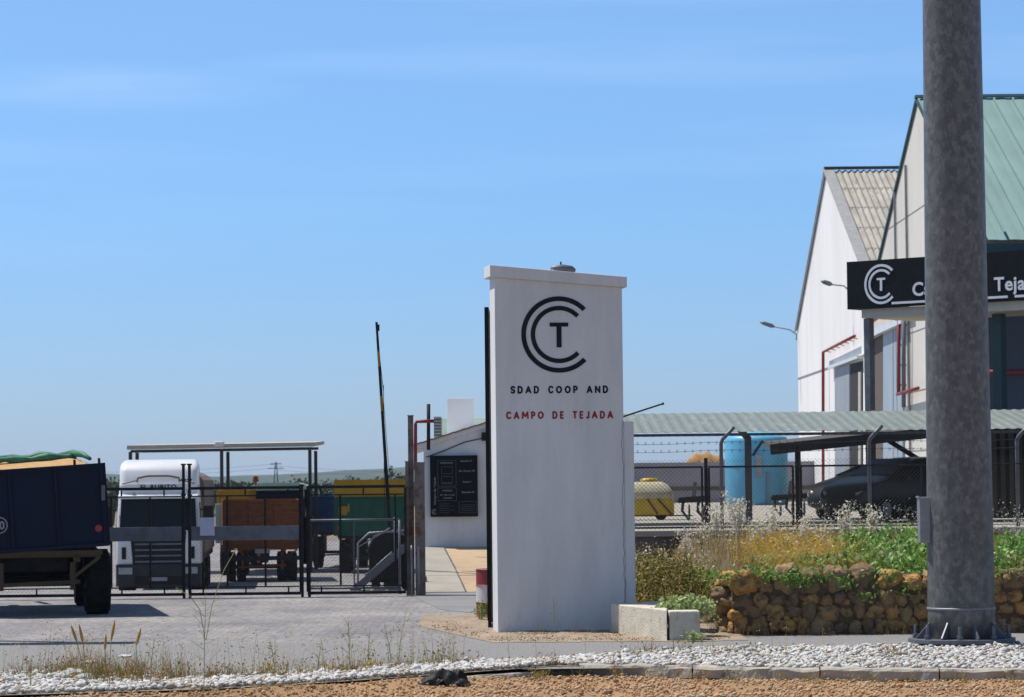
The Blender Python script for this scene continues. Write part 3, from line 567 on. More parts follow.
# ================================================================ HIGH MAST
def mast():
    c = U(962, 648, 36.9); k = 36.9 / F
    root = empty('lighting_mast', (c.x, c.y, 0), 0, 'thick tapered galvanised lighting mast bolted to a plate on white gravel', 'mast')
    r0 = 33.6 * k; r1 = 28.9 * k; zt = U(951, 0, 36.9).z; sl_ = (r0 - r1) / zt
    lean = (U(951.5, 0, 36.9).x - c.x) / zt
    prof = [(r0, .06)] + [(r0 - sl_ * z, z) for z in (.42, 2, 4, 6, 8, 12, 16, 22)]
    m = MB(); m.lathe(prof, 48); o = m.build('shaft', M['galv'], root, smooth=True); 
    for v in o.data.vertices: v.co.x += lean * v.co.z
    m = MB(); m.lathe([(r0 - .012, .455), (r0 + .006, .46), (r0 + .006, .485), (r0 - .012, .49)], 48, cap=False); m.build('weld_ring', M['galv_plain'], root, smooth=True)
    R0 = .66; m = MB(); m.lathe([(R0, .06), (R0, .11)], 16); m.build('base_plate', M['grey_steel'], root, bevel=.005)
    m = MB(); m.lathe([(R0 - .1, -.12), (R0 - .1, .058)], 24); m.build('concrete_foot', M['concrete_dark'], root)
    for i in range(8):
        a = R(i * 45 + 12); ca, sa = math.cos(a), math.sin(a)
        m = MB(); m.prism([(r0 - .03, .111), (r0 + .17, .111), (r0 + .17, .13), (r0 - .03, .34)], 'y', -.009, .009)
        o = m.build('gusset', M['grey_steel'], root); o.rotation_euler.z = a
        a += R(22.5); m = MB(); m.lathe([(.022, .111), (.022, .27)], 8, (R0 - .1, 0, 0)); m.lathe([(.042, .112), (.042, .16)], 6, (R0 - .1, 0, 0))
        o = m.build('anchor_bolt', M['grey_steel'], root, bevel=.003); o.rotation_euler.z = a
    z0, z1 = U(921, 543, 36.9).z, U(921, 497, 36.9).z
    m = MB(); m.box(U(918.5, 520, 36.9).x - c.x, U(931, 520, 36.9).x - c.x, -.12, .12, z0, z1); o = m.build('junction_box', M['galv_plain'], root, bevel=.008)
    m = MB(); m.box(U(917.6, 520, 36.9).x - c.x, U(919, 520, 36.9).x - c.x, -.13, .13, z1 - .012, z1 + .012); m.build('lid', M['galv_plain'], o)
mast()

# ================================================================ STONE WALL
def rock_bm(bm, c, s, seed, sub=3):
    r = bmesh.ops.create_icosphere(bm, subdivisions=sub, radius=1); q = Vector((seed * 3.7, seed * 1.3, seed * .7))
    for v in r['verts']:
        n = v.co.normalized(); n = Vector([math.copysign(abs(t) ** .85, t) for t in n])
        d = 1 + .30 * noise.noise(n * 1.3 + q) + .26 * noise.noise(n * 3.0 + q) + .10 * noise.noise(n * 7 + q)
        v.co = Vector((n.x * s[0], n.y * s[1], n.z * s[2])) * d + Vector(c)
def stone_wall():
    root = empty('stone_wall', (2.88, 40.2, 0), 0, 'rough dry stone wall of orange brown rocks holding back the weedy bed', 'stone wall')
    bm = bmesh.new(); rr = random.Random(5); z = 0; sd_ = 0; rowh = [.2, .19, .18, .25]
    for k, h in enumerate(rowh):
        x = 2.62 - rr.random() * .05
        while x < 8.8:
            w = rr.uniform(.14, .30) if k < 3 else rr.uniform(.2, .42)
            hh = h * rr.uniform(.75, 1.6) * (1.1 if k == 3 else 1); sd_ += 1
            rock_bm(bm, (x + w / 2 - 2.6, -.05 + rr.uniform(-.05, .04), z + h / 2 + rr.uniform(-.03, .03)), (w * .54, rr.uniform(.12, .16), hh * .56), sd_)
            if rr.random() < .35: sd_ += 1; rock_bm(bm, (x + w - 2.6, -.12, z + rr.uniform(0, h)), (.05, .05, .045), sd_, 2)
            x += w * rr.uniform(.93, 1.02)
        z += h
    for i in range(8):
        sd_ += 1; rock_bm(bm, (rr.uniform(-.08, .05), rr.uniform(.1, .4), i * .1 + .05), (.16, .16, .1), sd_)
    me = bpy.data.meshes.new('rocks'); bm.to_mesh(me); bm.free(); me.materials.append(M['wall_rock']); me.polygons.foreach_set('use_smooth', [True] * len(me.polygons))
    o = bpy.data.objects.new('rocks', me); col.objects.link(o); o.parent = root
    m = MB(); m.box(.02, 6.3, -.135, .3, -.05, .72); m.build('core', M['mortar'], root)
stone_wall()

# ================================================================ LEFT: GATE
GD = 55.0
def gx(px, D=GD): return XD(px, D)
def gz(py, px=250, D=GD): return U(px, py, D).z
def gate_leaf(label, px0, px1, verts, plank=None, inner=None, ztop=None):
    x0, x1 = gx(px0), gx(px1); root = empty('yard_gate', ((x0 + x1) / 2, GD, 0), 0, label, 'gate', 'gate leaves across the yard entrance'); cx = (x0 + x1) / 2
    zt = gz(488); zb = .07
    m = MB()
    for z in (zt, zb): m.box(x0 - cx, x1 - cx, -.03, .03, z - .022, z + .03)
    for x in (x0, x1): m.box(x - cx - .022, x - cx + .022, -.028, .028, zb + .03, zt - .022)
    m.build('frame', M['dark_steel'], root)
    m = MB()
    for z in (zt - .14, zb + .13): m = MB(); m.box(x0 - cx + .03, x1 - cx - .03, -.015, .015, z - .012, z + .012); m.build('rail', M['dark_steel'], root)
    for v in verts:
        m = MB(); x = gx(v) - cx; m.box(x - .018, x + .018, -.02, .02, zb + .145, zt - .155); m.build('upright', M['dark_steel'], root)
    k = x0 + .25
    while k < x1 - .1:
        for za, zc in ((zt - .125, zt - .024), (zb + .031, zb + .115)): m = MB(); m.box(k - cx - .014, k - cx + .014, -.012, .012, za, zc); m.build('spacer', M['dark_steel'], root)
        k += .78
    m = MB(); chain_link(m, (x0 + .03 - cx, 0.0), (x1 - .03 - cx, 0.0), zb + .03, zt - .155, .07, .0028); m.build('chain_link_mesh', M['wire'], root)
    if plank:
        m = MB(); m.box(gx(plank[0]) - cx, gx(plank[1]) - cx, -.075, -.04, gz(540), gz(526)); m.build('crash_board', M['grey_steel'], root, bevel=.004)
    return root, cx
gate_leaf('left leaf of the black mesh gate, behind the dark blue trailer', -20, 183, (-0, 111, 150), plank=(-20, 182))
gl, cx = gate_leaf('middle leaf of the black mesh gate, in front of the orange tipper', 189, 300, (227, 265), plank=(190, 299))
gate_leaf('right leaf of the black mesh gate, nearest the rusty posts', 307, 405, (340, 395))
def gate_post(px, pyt, label, w=.05):
    x = gx(px); m = MB(); m.box(-w / 2, w / 2, -w / 2, w / 2, -.1, gz(pyt)); 
    root = empty('gate_post', (x, GD - .09, 0), 0, label, 'post', 'black posts between the gate leaves')
    m.build('shaft', M['dark_steel'], root); zt = gz(pyt)
    for i in range(3): m = MB(); m.box(-w * .9, w * .9, -w * .4, w * .4, zt - .03 - i * .28, zt - i * .28); m.build('clamp', M['dark_steel'], root)
gate_post(184, 463, 'left of the two tall thin black posts in front of the white lorry')
gate_post(190, 463, 'right of the two tall thin black posts in front of the white lorry')
gate_post(302, 485, 'left of the two short black posts at the middle of the gate')
gate_post(309, 487, 'right of the two short black posts at the middle of the gate')
# sheet of paper on the gate
m = MB(); m.grid(lambda u, v: (gx(200.5) + u * (gx(215) - gx(200.5)), GD - .13 - .008 * math.sin(u * 5 + v * 3), gz(535) + v * (gz(517) - gz(535))), 8, 8)
pn = m.build('paper_notice', M['paper'], solid=.002); tag(pn, 'white paper notice fixed to the gate beside the lorry', 'notice')
# light wicket frame inside the right leaf
wx0, wx1, wz0, wz1 = gx(308, 56), gx(399, 56), gz(588, 350, 56), gz(520, 350, 56)
wr = empty('wicket_panel', ((wx0 + wx1) / 2, 56, 0), 0, 'low grey tube framed mesh panel standing behind the right gate leaf', 'panel'); h_ = (wx1 - wx0) / 2
m = MB(); 
for z in (wz0, wz1): m.tube([(-h_, 0, z), (h_, 0, z)], .022, 8)
for x in (-h_, h_): m.tube([(x, 0, -.05), (x, 0, wz1)], .024, 8)
m.build('frame', M['grey_steel'], wr, smooth=True); m = MB(); m.tube([(0, 0, wz0), (0, 0, wz1)], .015, 6); m.build('upright', M['grey_steel'], wr)
m = MB(); chain_link(m, (-h_, 0), (h_, 0), wz0, wz1, .07, .0028); m.build('chain_link_mesh', M['wire'], wr)
# rusty posts
def rust_post(px0, px1, pyt, D, label, name='rusty_post'):
    m = MB(); x0, x1 = gx(px0, D), gx(px1, D); w = x1 - x0; root = empty(name, ((x0 + x1) / 2, D, 0), 0, label, 'post', 'rusty posts at the right end of the gate')
    m.box(-w / 2, w / 2, -.01, .01, -.1, U(px0, pyt, D).z); m.box(-w / 2, -w / 2 + .012, .011, .13, -.1, U(px0, pyt, D).z); m.box(w / 2 - .012, w / 2, .011, .13, -.1, U(px0, pyt, D).z); m.build('channel', M['rusty'], root)
    m = MB(); m.box(-w / 2 - .01, w / 2 + .01, -.02, .14, U(px0, pyt, D).z, U(px0, pyt, D).z + .015); m.build('cap', M['rusty'], root)
rust_post(408.3, 413.6, 416, 55.3, 'taller and thinner of the two rusty grey posts beside the gate')
rust_post(414.5, 424.5, 463, 55.0, 'shorter and broader of the two rusty grey posts beside the gate')
rust_post(405.4, 408.2, 462, 55.1, 'slim blackened post at the outer edge of the rusty pair', 'gate_end_post')
# galvanised pole with pale pipe
m = MB(); m.tube([(0, 0, 0), (0, 0, .93)], .018, 8); m.tube([(.13, 0, 0), (.13, 0, .9)], .018, 8); tag(m.build('pale_pipe_pair', M['galv_plain'], smooth=True, loc=(gx(411, 54.9), 54.85, 0)), 'pair of short pale pipes standing against the rusty posts', 'pipes')

# steel stairs and the black bin
SD = 58.0
def S(px, py, D=SD): return U(px, py, D)
st = empty('steel_stair', (S(385, 560).x, SD, 0), 0, 'small steel stair with tube handrail climbing to the weighing platform', 'stair'); ox = Vector((S(385, 560).x, SD, 0))
for dd in (0, .8): m = MB(); m.bar(S(352, 592, SD + dd) - ox, S(410, 543, SD + dd) - ox, .05, .14); m.build('stringer', M['grey_steel'], st)
for i in range(5):
    t = (i + .7) / 5.2; p = S(352 + 58 * t, 591 - 49 * t) - ox; m = MB(); m.box(p.x - .12, p.x + .12, .03, .78, p.z - .01, p.z + .02); m.build('tread', M['grey_steel'], st)
m = MB(); m.tube([S(358, 590) - ox, S(358, 543) - ox, S(369, 533) - ox, S(408, 530) - ox], .02, 8); m.tube([S(358, 547) - ox, S(390, 528) - ox], .016, 6); m.tube([S(366, 575) - ox, S(392, 552) - ox], .016, 6); m.tube([S(395, 552) - ox, S(395, 517) - ox], .022, 8)
m.build('handrail', M['galv_plain'], st, smooth=True)
bn = S(391, 583, 59.0); br_ = empty('black_bin', (bn.x, 59.3, hill(59.3)), 0, 'black round topped wheeled bin behind the steel stair', 'bin')
m = MB(); m.grid(lambda u, v: (( -.42 + .84 * u) * (1 - .0 * v), -.3 + .6 * v, .25 + .55), 1, 1); m = MB()
m.prism([(-.42, .14), (.40, .14), (.42, .85), (.33, 1.02), (.12, 1.12), (-.12, 1.12), (-.33, 1.02), (-.44, .82)], 'y', -.3, .3); m.build('body', M['plastic_black'], br_, bevel=.02)
m = MB(); m.tube([(-.44, -.31, .84), (-.33, -.31, 1.04), (-.12, -.31, 1.14), (.12, -.31, 1.14), (.33, -.31, 1.04), (.42, -.31, .86)], .018, 6); m.build('lid_rim', M['grey_steel'], br_)
for x in (-.3, .28):
    m = MB(); m.lathe([(.09, -.03), (.09, .03)], 16, (x, -.2, .09), 'y'); m.box(x - .05, x + .05, -.24, -.16, .09, .15); m.build('castor', M['tyre'], br_)

# barrier boom, raised
bd = 60.0; bt, bb = U(376.5, 322, bd), U(391, 545, bd)
bo = empty('barrier_boom', (bb.x, bd, hill(bd)), 0, 'raised thin barrier boom with yellow and black bands above the gate', 'barrier'); o_ = Vector((bb.x, bd, hill(bd)))
m = MB(); n_ = 15
for i in range(n_): m.bar(bb.lerp(bt, i / n_) - o_, bb.lerp(bt, (i + 1) / n_) - o_, .075 - .03 * i / n_, .075 - .03 * i / n_, mi=(1 if i in (9, 12) else 0))
m.build('boom', [M['dark_steel'], M['yellow_paint']], bo)
m = MB(); m.bar(U(378.5, 345, bd) - o_, U(383.5, 392, bd - .05) - o_, .012); m.bar(U(383.5, 385, bd - .05) - o_, U(384.5, 520, bd - .05) - o_, .012); m.bar(U(383.5, 400, bd) - o_, U(389, 470, bd - .05) - o_, .01); m.build('stay_wire', M['dark_steel'], bo)
m = MB(); m.box(bt.x - o_.x + .0, bt.x - o_.x + .06, -.02, .02, bt.z - o_.z - .18, bt.z - o_.z - .05); m.build('tip_bracket', M['dark_steel'], bo)
m = MB(); m.box(-.15, .15, -.15, .15, 0, 1.0); m.build('drive_cabinet', M['dark_steel'], bo, bevel=.02)

# weigh house with ramp
WD = 64.0
def Wp(px, py, D=WD): return U(px, py, D)
x0 = Wp(424, 500).x; xr = .4; zb = Wp(450, 547).z; zl = Wp(424, 447).z; zr_ = zl + (xr - x0) * .30
wh = empty('weigh_house', (x0, WD, zb), 0, 'small white weigh house with a sloping tile edged roof behind the gate posts', 'building')
m = MB(); m.prism([(0, -1.6), (xr - x0, -1.6), (xr - x0, zr_ - zb), (0, zl - zb)], 'y', 0, 5); m.build('wall', M['white_render'], wh)
sl2 = (zr_ - zl) / (xr - x0); m = MB(); m.prism([(-.28, zl - zb - .28 * sl2), (xr - x0 + .2, zr_ - zb + .2 * sl2), (xr - x0 + .2, zr_ - zb + .2 * sl2 + .09), (-.28, zl - zb - .28 * sl2 + .09)], 'y', -.06, 5.2); rf = m.build('roof', M['white_render'], wh)
m = MB(); k = -.28
while k < xr - x0 + .1:
    z = zl - zb + k * sl2 + .10; m.bar((k, -.04, z), (k + .24, -.04, z + .24 * sl2 + .012), .12, .03); k += .235
m.build('verge_tiles', M['tile'], rf)
m = MB(); m.tube([(.05, -.02, zl - zb - .22), (.5, -.025, zl - zb - .06), (.9, -.02, zl - zb + .1), (1.4, -.025, zl - zb + .2)], .01, 5); m.build('cable', M['dark_steel'], wh)
m = MB(); m.box(1.24, 1.36, -.12, -.005, zl - zb + .12, zl - zb + .3); m.build('wall_lamp', M['dark_steel'], wh)
p0 = Wp(447.5, 445, 66); p1 = Wp(474, 398, 66)
m = MB(); m.box(0, p1.x - p0.x, 0, .6, -.6, p1.z - p0.z); tag(m.build('white_chimney', M['white_wall'], bevel=.01, loc=(p0.x, 65.9, p0.z)), 'square white rendered chimney block on the weigh house roof', 'chimney')
p0 = Wp(434, 437, 68); ac = empty('roof_air_unit', (p0.x, 68, p0.z), 0, 'pale green air handling unit with grey louvres, behind the white chimney block', 'air unit')
m = MB(); m.box(.17, 1.25, 0, .6, -.25, .43); m.build('casing', M['cream_green'], ac, bevel=.01); m = MB(); m.box(0, .165, -.02, .6, -.03, .46); lv = m.build('louvre_box', M['galv_plain'], ac)
m = MB()
for i in range(6): m.box(-.005, .16, -.04, -.021, .03 + i * .07, .05 + i * .07)
m.build('blade', M['dark_steel'], lv)
def pipe(name, pts, r, label, m_=M['red_pipe'], cat='pipe'):
    m = MB(); m.tube(pts, r, 8); return tag(m.build(name, m_, smooth=True), label, cat)
pipe('red_pipe', [Wp(415.5, 470, 60), Wp(415.5, 424, 60), Wp(416.5, 421.5, 60), Wp(434, 421, 60)], .035, 'red pipe rising by the rusty posts and bending right towards the air unit')
pipe('dark_flue', [Wp(428.5, 450, 62.5), Wp(428.5, 404, 62.5)], .038, 'dark upright flue with a small cap, left of the white chimney block', M['dark_steel'], 'flue')
# price board
pb0 = Wp(430.5, 517, 63.9); pw = Wp(478, 517, 63.9).x - pb0.x; ph = Wp(450, 455.5, 63.9).z - pb0.z
pbd = empty('price_board', (pb0.x, 63.93, pb0.z), 0, 'black fuel price board with small white lettering on the weigh house wall', 'board')
m = MB(); m.box(0, pw, -.06, .06, 0, ph); m.build('panel', M['black_paint'], pbd, bevel=.006)
def bt_(s, fx, fz, fw, h, mt=M['letter_dim']): text('lettering', s, Matrix.Translation((fx * pw, -.061, fz * ph)), fw * pw, h, mt, pbd, depth=.003, bold=.01)
bt_('PRECIOS', .22, .865, .26, .035); bt_('Gasoleo A', .64, .895, .24, .04); bt_('Sin Plomo 95', .61, .73, .33, .04); bt_('Diesel +', .69, .555, .18, .035); bt_('Gasoleo B', .66, .385, .26, .04)
bt_('HORARIO', .26, .415, .2, .032); bt_('DE 7:00 A 21:00', .21, .345, .3, .03); bt_('HORAS', .28, .295, .18, .028)
text('lettering', 'Campo de Tejada', Matrix.Translation((.13 * pw, -.061, .2 * ph)) @ Matrix.Rotation(R(-90), 4, 'Y'), .45 * ph, .055, M['letter_dim'], pbd, depth=.003, bold=.01)
m = MB(); emblem(m, .085 * pw, .085 * ph, .055, -.065, -.061); m.build('emblem', M['letter_dim'], pbd)
def frame_rect(mb, x0, x1, z0, z1, t=.008, y=-.064):
    for a in ((x0, x1, z0, z0 + t), (x0, x1, z1 - t, z1), (x0, x0 + t, z0 + t, z1 - t), (x1 - t, x1, z0 + t, z1 - t)): mb.box(a[0], a[1], y, -.0602, a[2], a[3])
m = MB()
for a in ((.16, .55, .5, .92), (.16, .55, .26, .475), (.6, .98, .06, .25), (.24, .47, .7, .82), (.24, .47, .54, .66)): frame_rect(m, a[0] * pw, a[1] * pw, a[2] * ph, a[3] * ph, .006)
for i in range(5): m.box(.18 * pw, (.4 + .1 * (i % 2)) * pw, -.063, -.0602, (.07 + i * .035) * ph, (.074 + i * .035) * ph)
for i in range(4): m.box(.64 * pw, .94 * pw, -.063, -.0602, (.1 + i * .03) * ph, (.104 + i * .03) * ph)
m.build('ruled_box', M['grey_steel'], pbd); m = MB(); m.box(.25 * pw, .46 * pw, -.066, -.0602, .545 * ph, .565 * ph); m.build('yellow_strip', M['ochre'], pbd)
# ramp
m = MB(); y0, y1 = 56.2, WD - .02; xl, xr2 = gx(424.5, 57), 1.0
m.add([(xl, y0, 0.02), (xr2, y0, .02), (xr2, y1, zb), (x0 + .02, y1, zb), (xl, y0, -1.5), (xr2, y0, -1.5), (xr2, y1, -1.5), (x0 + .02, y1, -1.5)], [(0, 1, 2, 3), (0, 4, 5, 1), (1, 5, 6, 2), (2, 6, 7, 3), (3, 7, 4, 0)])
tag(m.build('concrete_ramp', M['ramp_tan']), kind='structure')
m = MB(); rpz = lambda t: .026 + (zb - .02) * t; m.add([(xl + .01, y0 + .01, rpz(0)), (xl + .78, y0 + .01, rpz(0)), (xl + .5, y0 + (y1 - y0) * .5, rpz(.5)), (x0 + .42, y1, rpz(1)), (x0 + .03, y1, rpz(1))], [(0, 1, 2, 3, 4)]); tag(m.build('grey_shade_slab', M['concrete']), kind='structure')  # greyer concrete part; its colour also stands in for shadow lower down
m = MB(); 
def rp(x, t): return (x, y0 + (y1 - y0) * t, .02 + (zb - .02) * t + .002)
m.bar(rp(xl, .33), rp(xr2, .36), .035, .01); m.bar(rp(xl + .78, 0.0), rp(xl + .5, .5), .035, .012); m.bar(rp(xl + .5, .5), rp(x0 + .42, .99), .035, .012); tag(m.build('ramp_joints', M['concrete_dark']), kind='structure')
# striped drum
dp = G(482, 618); dr = empty('striped_drum', (dp.x + .15, dp.y, 0.02), 0, 'red and white banded steel drum beside the sign tower', 'drum')
hh = .72; m = MB(); rr_ = .235
for i, (a, b, k) in enumerate(((0, .31, 0), (.31, .67, 1), (.67, 1, 0))): m.lathe([(rr_, a * hh), (rr_, b * hh)], 28, mi=k)
m.build('shell', [M['red_drum'], M['white_drum']], dr, smooth=False)
for z in (0.01, .31 * hh, .67 * hh, hh): m = MB(); m.lathe([(rr_, z - .008), (rr_ + .01, z), (rr_, z + .008)], 28, cap=False); m.build('rim', M['red_drum'], dr)
# ================================================================ VEHICLES
def wheel(parent, x, y, r, w, rimc=None, side=0):
    m = MB(); pr = [(r * .55, -w / 2), (r * .9, -w / 2), (r, -w / 2 + w * .15), (r, w / 2 - w * .15), (r * .9, w / 2), (r * .55, w / 2)]
    m.lathe(pr, 32, axis='x', cap=False)
    for i in range(28):
        a = 2 * math.pi * i / 28; c, s = math.cos(a), math.sin(a)
        m.bar((-w * .42, c * r, s * r), (w * .42, c * r * 1.0, s * r), r * .06, r * .05, upv=(0, c, s))
    o = m.build('wheel', M['tyre'], parent, loc=(x, y, r))
    m = MB(); m.lathe([(r * .56, -w * .35), (r * .56, w * .35)], 24, axis='x'); m.lathe([(r * .18, -w * .5), (r * .18, w * .5)], 12, axis='x'); m.build('rim', rimc or M['rim'], o)
    return o
def farm_trailer(name, loc, rz, label, cat, W, L, zf, H, mt, wr=.5, ww=.28, upper=None, tilt=0, chassis=M['ochre'], ribs=4, axles=(.9,), twin=0, group=None, side_ribs=True, track=None, lamps=True):
    root = empty(name, loc, rz, label, cat, group); bx = bpy.data.objects.new('body', None) if False else None
    m = MB(); t = .05; z0, z1 = zf, zf + H
    m.box(-W / 2, W / 2, 0, L, z0, z0 + t); m.box(-W / 2, W / 2, 0, t, z0 + t, z1); m.box(-W / 2, W / 2, L - t, L, z0 + t, z1); m.box(-W / 2, -W / 2 + t, t, L - t, z0 + t, z1); m.box(W / 2 - t, W / 2, t, L - t, z0 + t, z1)
    for i in range(ribs + 1):
        x = -W / 2 + .04 + (W - .08) * i / ribs; m.box(x - .025, x + .025, -.04, -.002, z0, z1)
    for z in (z0 + .02, z1 - .03): m.box(-W / 2 - .02, W / 2 + .02, -.055, -.042, z - .03, z + .03)
    if side_ribs:
        for s in (-1, 1):
            for i in range(7):
                y = .1 + (L - .2) * i / 6; xx = s * W / 2; m.box(min(xx, xx + s * .04), max(xx, xx + s * .04), y - .03, y + .03, z0, z1)
    b = m.build('body', mt, root, bevel=.004); R_ = Matrix.Rotation(tilt, 4, 'Y'); piv = Vector((0, 0, zf))
    M4 = Matrix.Translation(piv) @ R_ @ Matrix.Translation(-piv)
    b.data.transform(M4)
    if upper:
        m = MB(); z2 = z1 + upper[0]
        m.box(-W / 2, W / 2, 0, .04, z1 + .002, z2); m.box(-W / 2, W / 2, L - .04, L, z1 + .002, z2); m.box(-W / 2, -W / 2 + .04, .04, L - .04, z1 + .002, z2); m.box(W / 2 - .04, W / 2, .04, L - .04, z1 + .002, z2)
        m.build('upper_board', upper[1], root)
    m = MB()
    for s in (-1, 1): m.box(s * W * .28 - .05, s * W * .28 + .05, .05, L + .3, zf - .2, zf - .005)
    for y in (.1, L * .35, L * .65, L - .1): m.box(-W * .45, W * .45, y - .05, y + .05, zf - .12, zf - .008)
    m.box(-W * .46, W * .46, .0, .05, zf - .08, zf - .01)
    for s in (-1, 1): m.bar((s * W * .44, .06, zf - .12), (s * W * .25, .06, zf - .45), .05); m.box(s * W * .25 - .04, s * W * .25 + .04, .02, .1, .42, zf - .2)
    m.bar((-W * .3, .04, .5), (W * .3, .04, .55), .06)
    m.build('chassis', chassis, root); m = MB()
    tr = track or (W - ww) * .88
    for ay in axles:
        m = MB(); m.tube([(-tr / 2, ay, wr), (tr / 2, ay, wr)], .06, 8); m.build('axle', M['dark_steel'], root)
        for s in (-1, 1): m = MB(); m.box(s * W * .27 - .05, s * W * .27 + .05, ay - .4, ay + .4, wr + .05, zf - .2); m.build('spring_hanger', M['dark_steel'], root)
    for ay in axles:
        for s in (-1, 1):
            wheel(root, s * tr / 2, ay, wr, ww)
            if twin: wheel(root, s * (tr / 2 - ww - .04), ay, wr, ww)
    m = MB(); m.bar((0, L + .2, zf - .15), (0, L + 1.6, .5), .1); m.build('drawbar', chassis, root)
    if lamps:
        for s in (-1, 1):
            m = MB(); p = M4 @ Vector((s * (W / 2 - .14), -.05, zf + .28)); m.lathe([(.055, -.03), (.055, .0)], 16, p, 'y'); m.build('tail_light', M['red_lens'], root)
    return root, M4
# big dark blue trailer, nearest
tc_ = U(38, 560, 48.0); bt_root, M4 = farm_trailer('farm_trailer', (tc_.x, 47.9, 0), R(11), 'dark blue farm trailer heaped with grain, parked in front of the gate', 'trailer', 2.26, 5.0, 1.06, 1.32, M['blue_paint'], wr=.52, ww=.40, tilt=R(-3.4), ribs=3, axles=(.75, 4.2), track=1.98)
m = MB()
def heap(u, v):
    x = (u - .5) * 2.15; y = .1 + v * 4.7; e = min(u, 1 - u, v, 1 - v) * 4
    return M4 @ Vector((x, y, 2.26 + .28 * min(1, e) ** .6 * (1 + .2 * noise.noise(Vector((x, y, 0))))))
m.grid(heap, 20, 36); o = m.build('grain_load', M['grain'], smooth=True); o.matrix_world = bt_root.matrix_basis.copy(); o.location = bt_root.location; o.rotation_euler = bt_root.rotation_euler; tag(o, 'heaped tan grain filling the dark blue trailer', 'grain')
m = MB()
for k in range(2):
    pts = [M4 @ Vector((-1.25 + 2.0 * i / 14, .9 + k * .35 + .04 * math.sin(i), 2.53 + .012 * math.sin(i * 1.3 + k) + (.03 if k else 0))) for i in range(15)]
    m.tube(pts, [.055 + .018 * math.sin(i * 1.9 + k) for i in range(15)], 8)
m.tube([M4 @ Vector((.7, .95, 2.58)), M4 @ Vector((.85, .7, 2.54)), M4 @ Vector((.95, .4, 2.46))], [.06, .05, .03], 8)
o = m.build('rolled_tarpaulin', M['tarp_green'], smooth=True); o.location = bt_root.location; o.rotation_euler = bt_root.rotation_euler; tag(o, 'rolled green tarpaulin lying across the grain of the dark blue trailer', 'tarpaulin')
m = MB(); m.box(-.8, .8, 1.3, 4.0, .62, .98); m.box(-.55, .55, .5, 1.2, .7, .95); m.build('underbody', M['dark_steel'], bt_root, bevel=.03)
# speed plate 80 on its rear
m = MB(); c_ = M4 @ Vector((-.57, -.058, 1.5)); m.lathe([(.135, -.006), (.135, 0)], 28, c_, 'y'); pl = m.build('speed_plate', M['letter_dim'], bt_root)
m = MB(); m.lathe([(.118, -.009), (.118, -.0062)], 28, c_, 'y'); m.build('disc', M['blue_paint'], pl)
text('lettering', '80', Matrix.Translation((c_.x - .085, c_.y - .0095, c_.z - .065)), .17, .13, M['letter_dim'], pl, depth=.003, bold=.02)
m = MB(); p = M4 @ Vector((1.1, -.05, 1.9)); m.box(p.x - .03, p.x + .03, p.y - .03, p.y, p.z - .12, p.z + .12); m.build('latch', M['grey_steel'], bt_root)
for cx_ in (1.07, .68): m = MB(); m.bar(M4 @ Vector((cx_, 0, 2.36)), M4 @ Vector((cx_, 0, 2.46)), .04); m.build('top_catch', M['dark_steel'], bt_root)

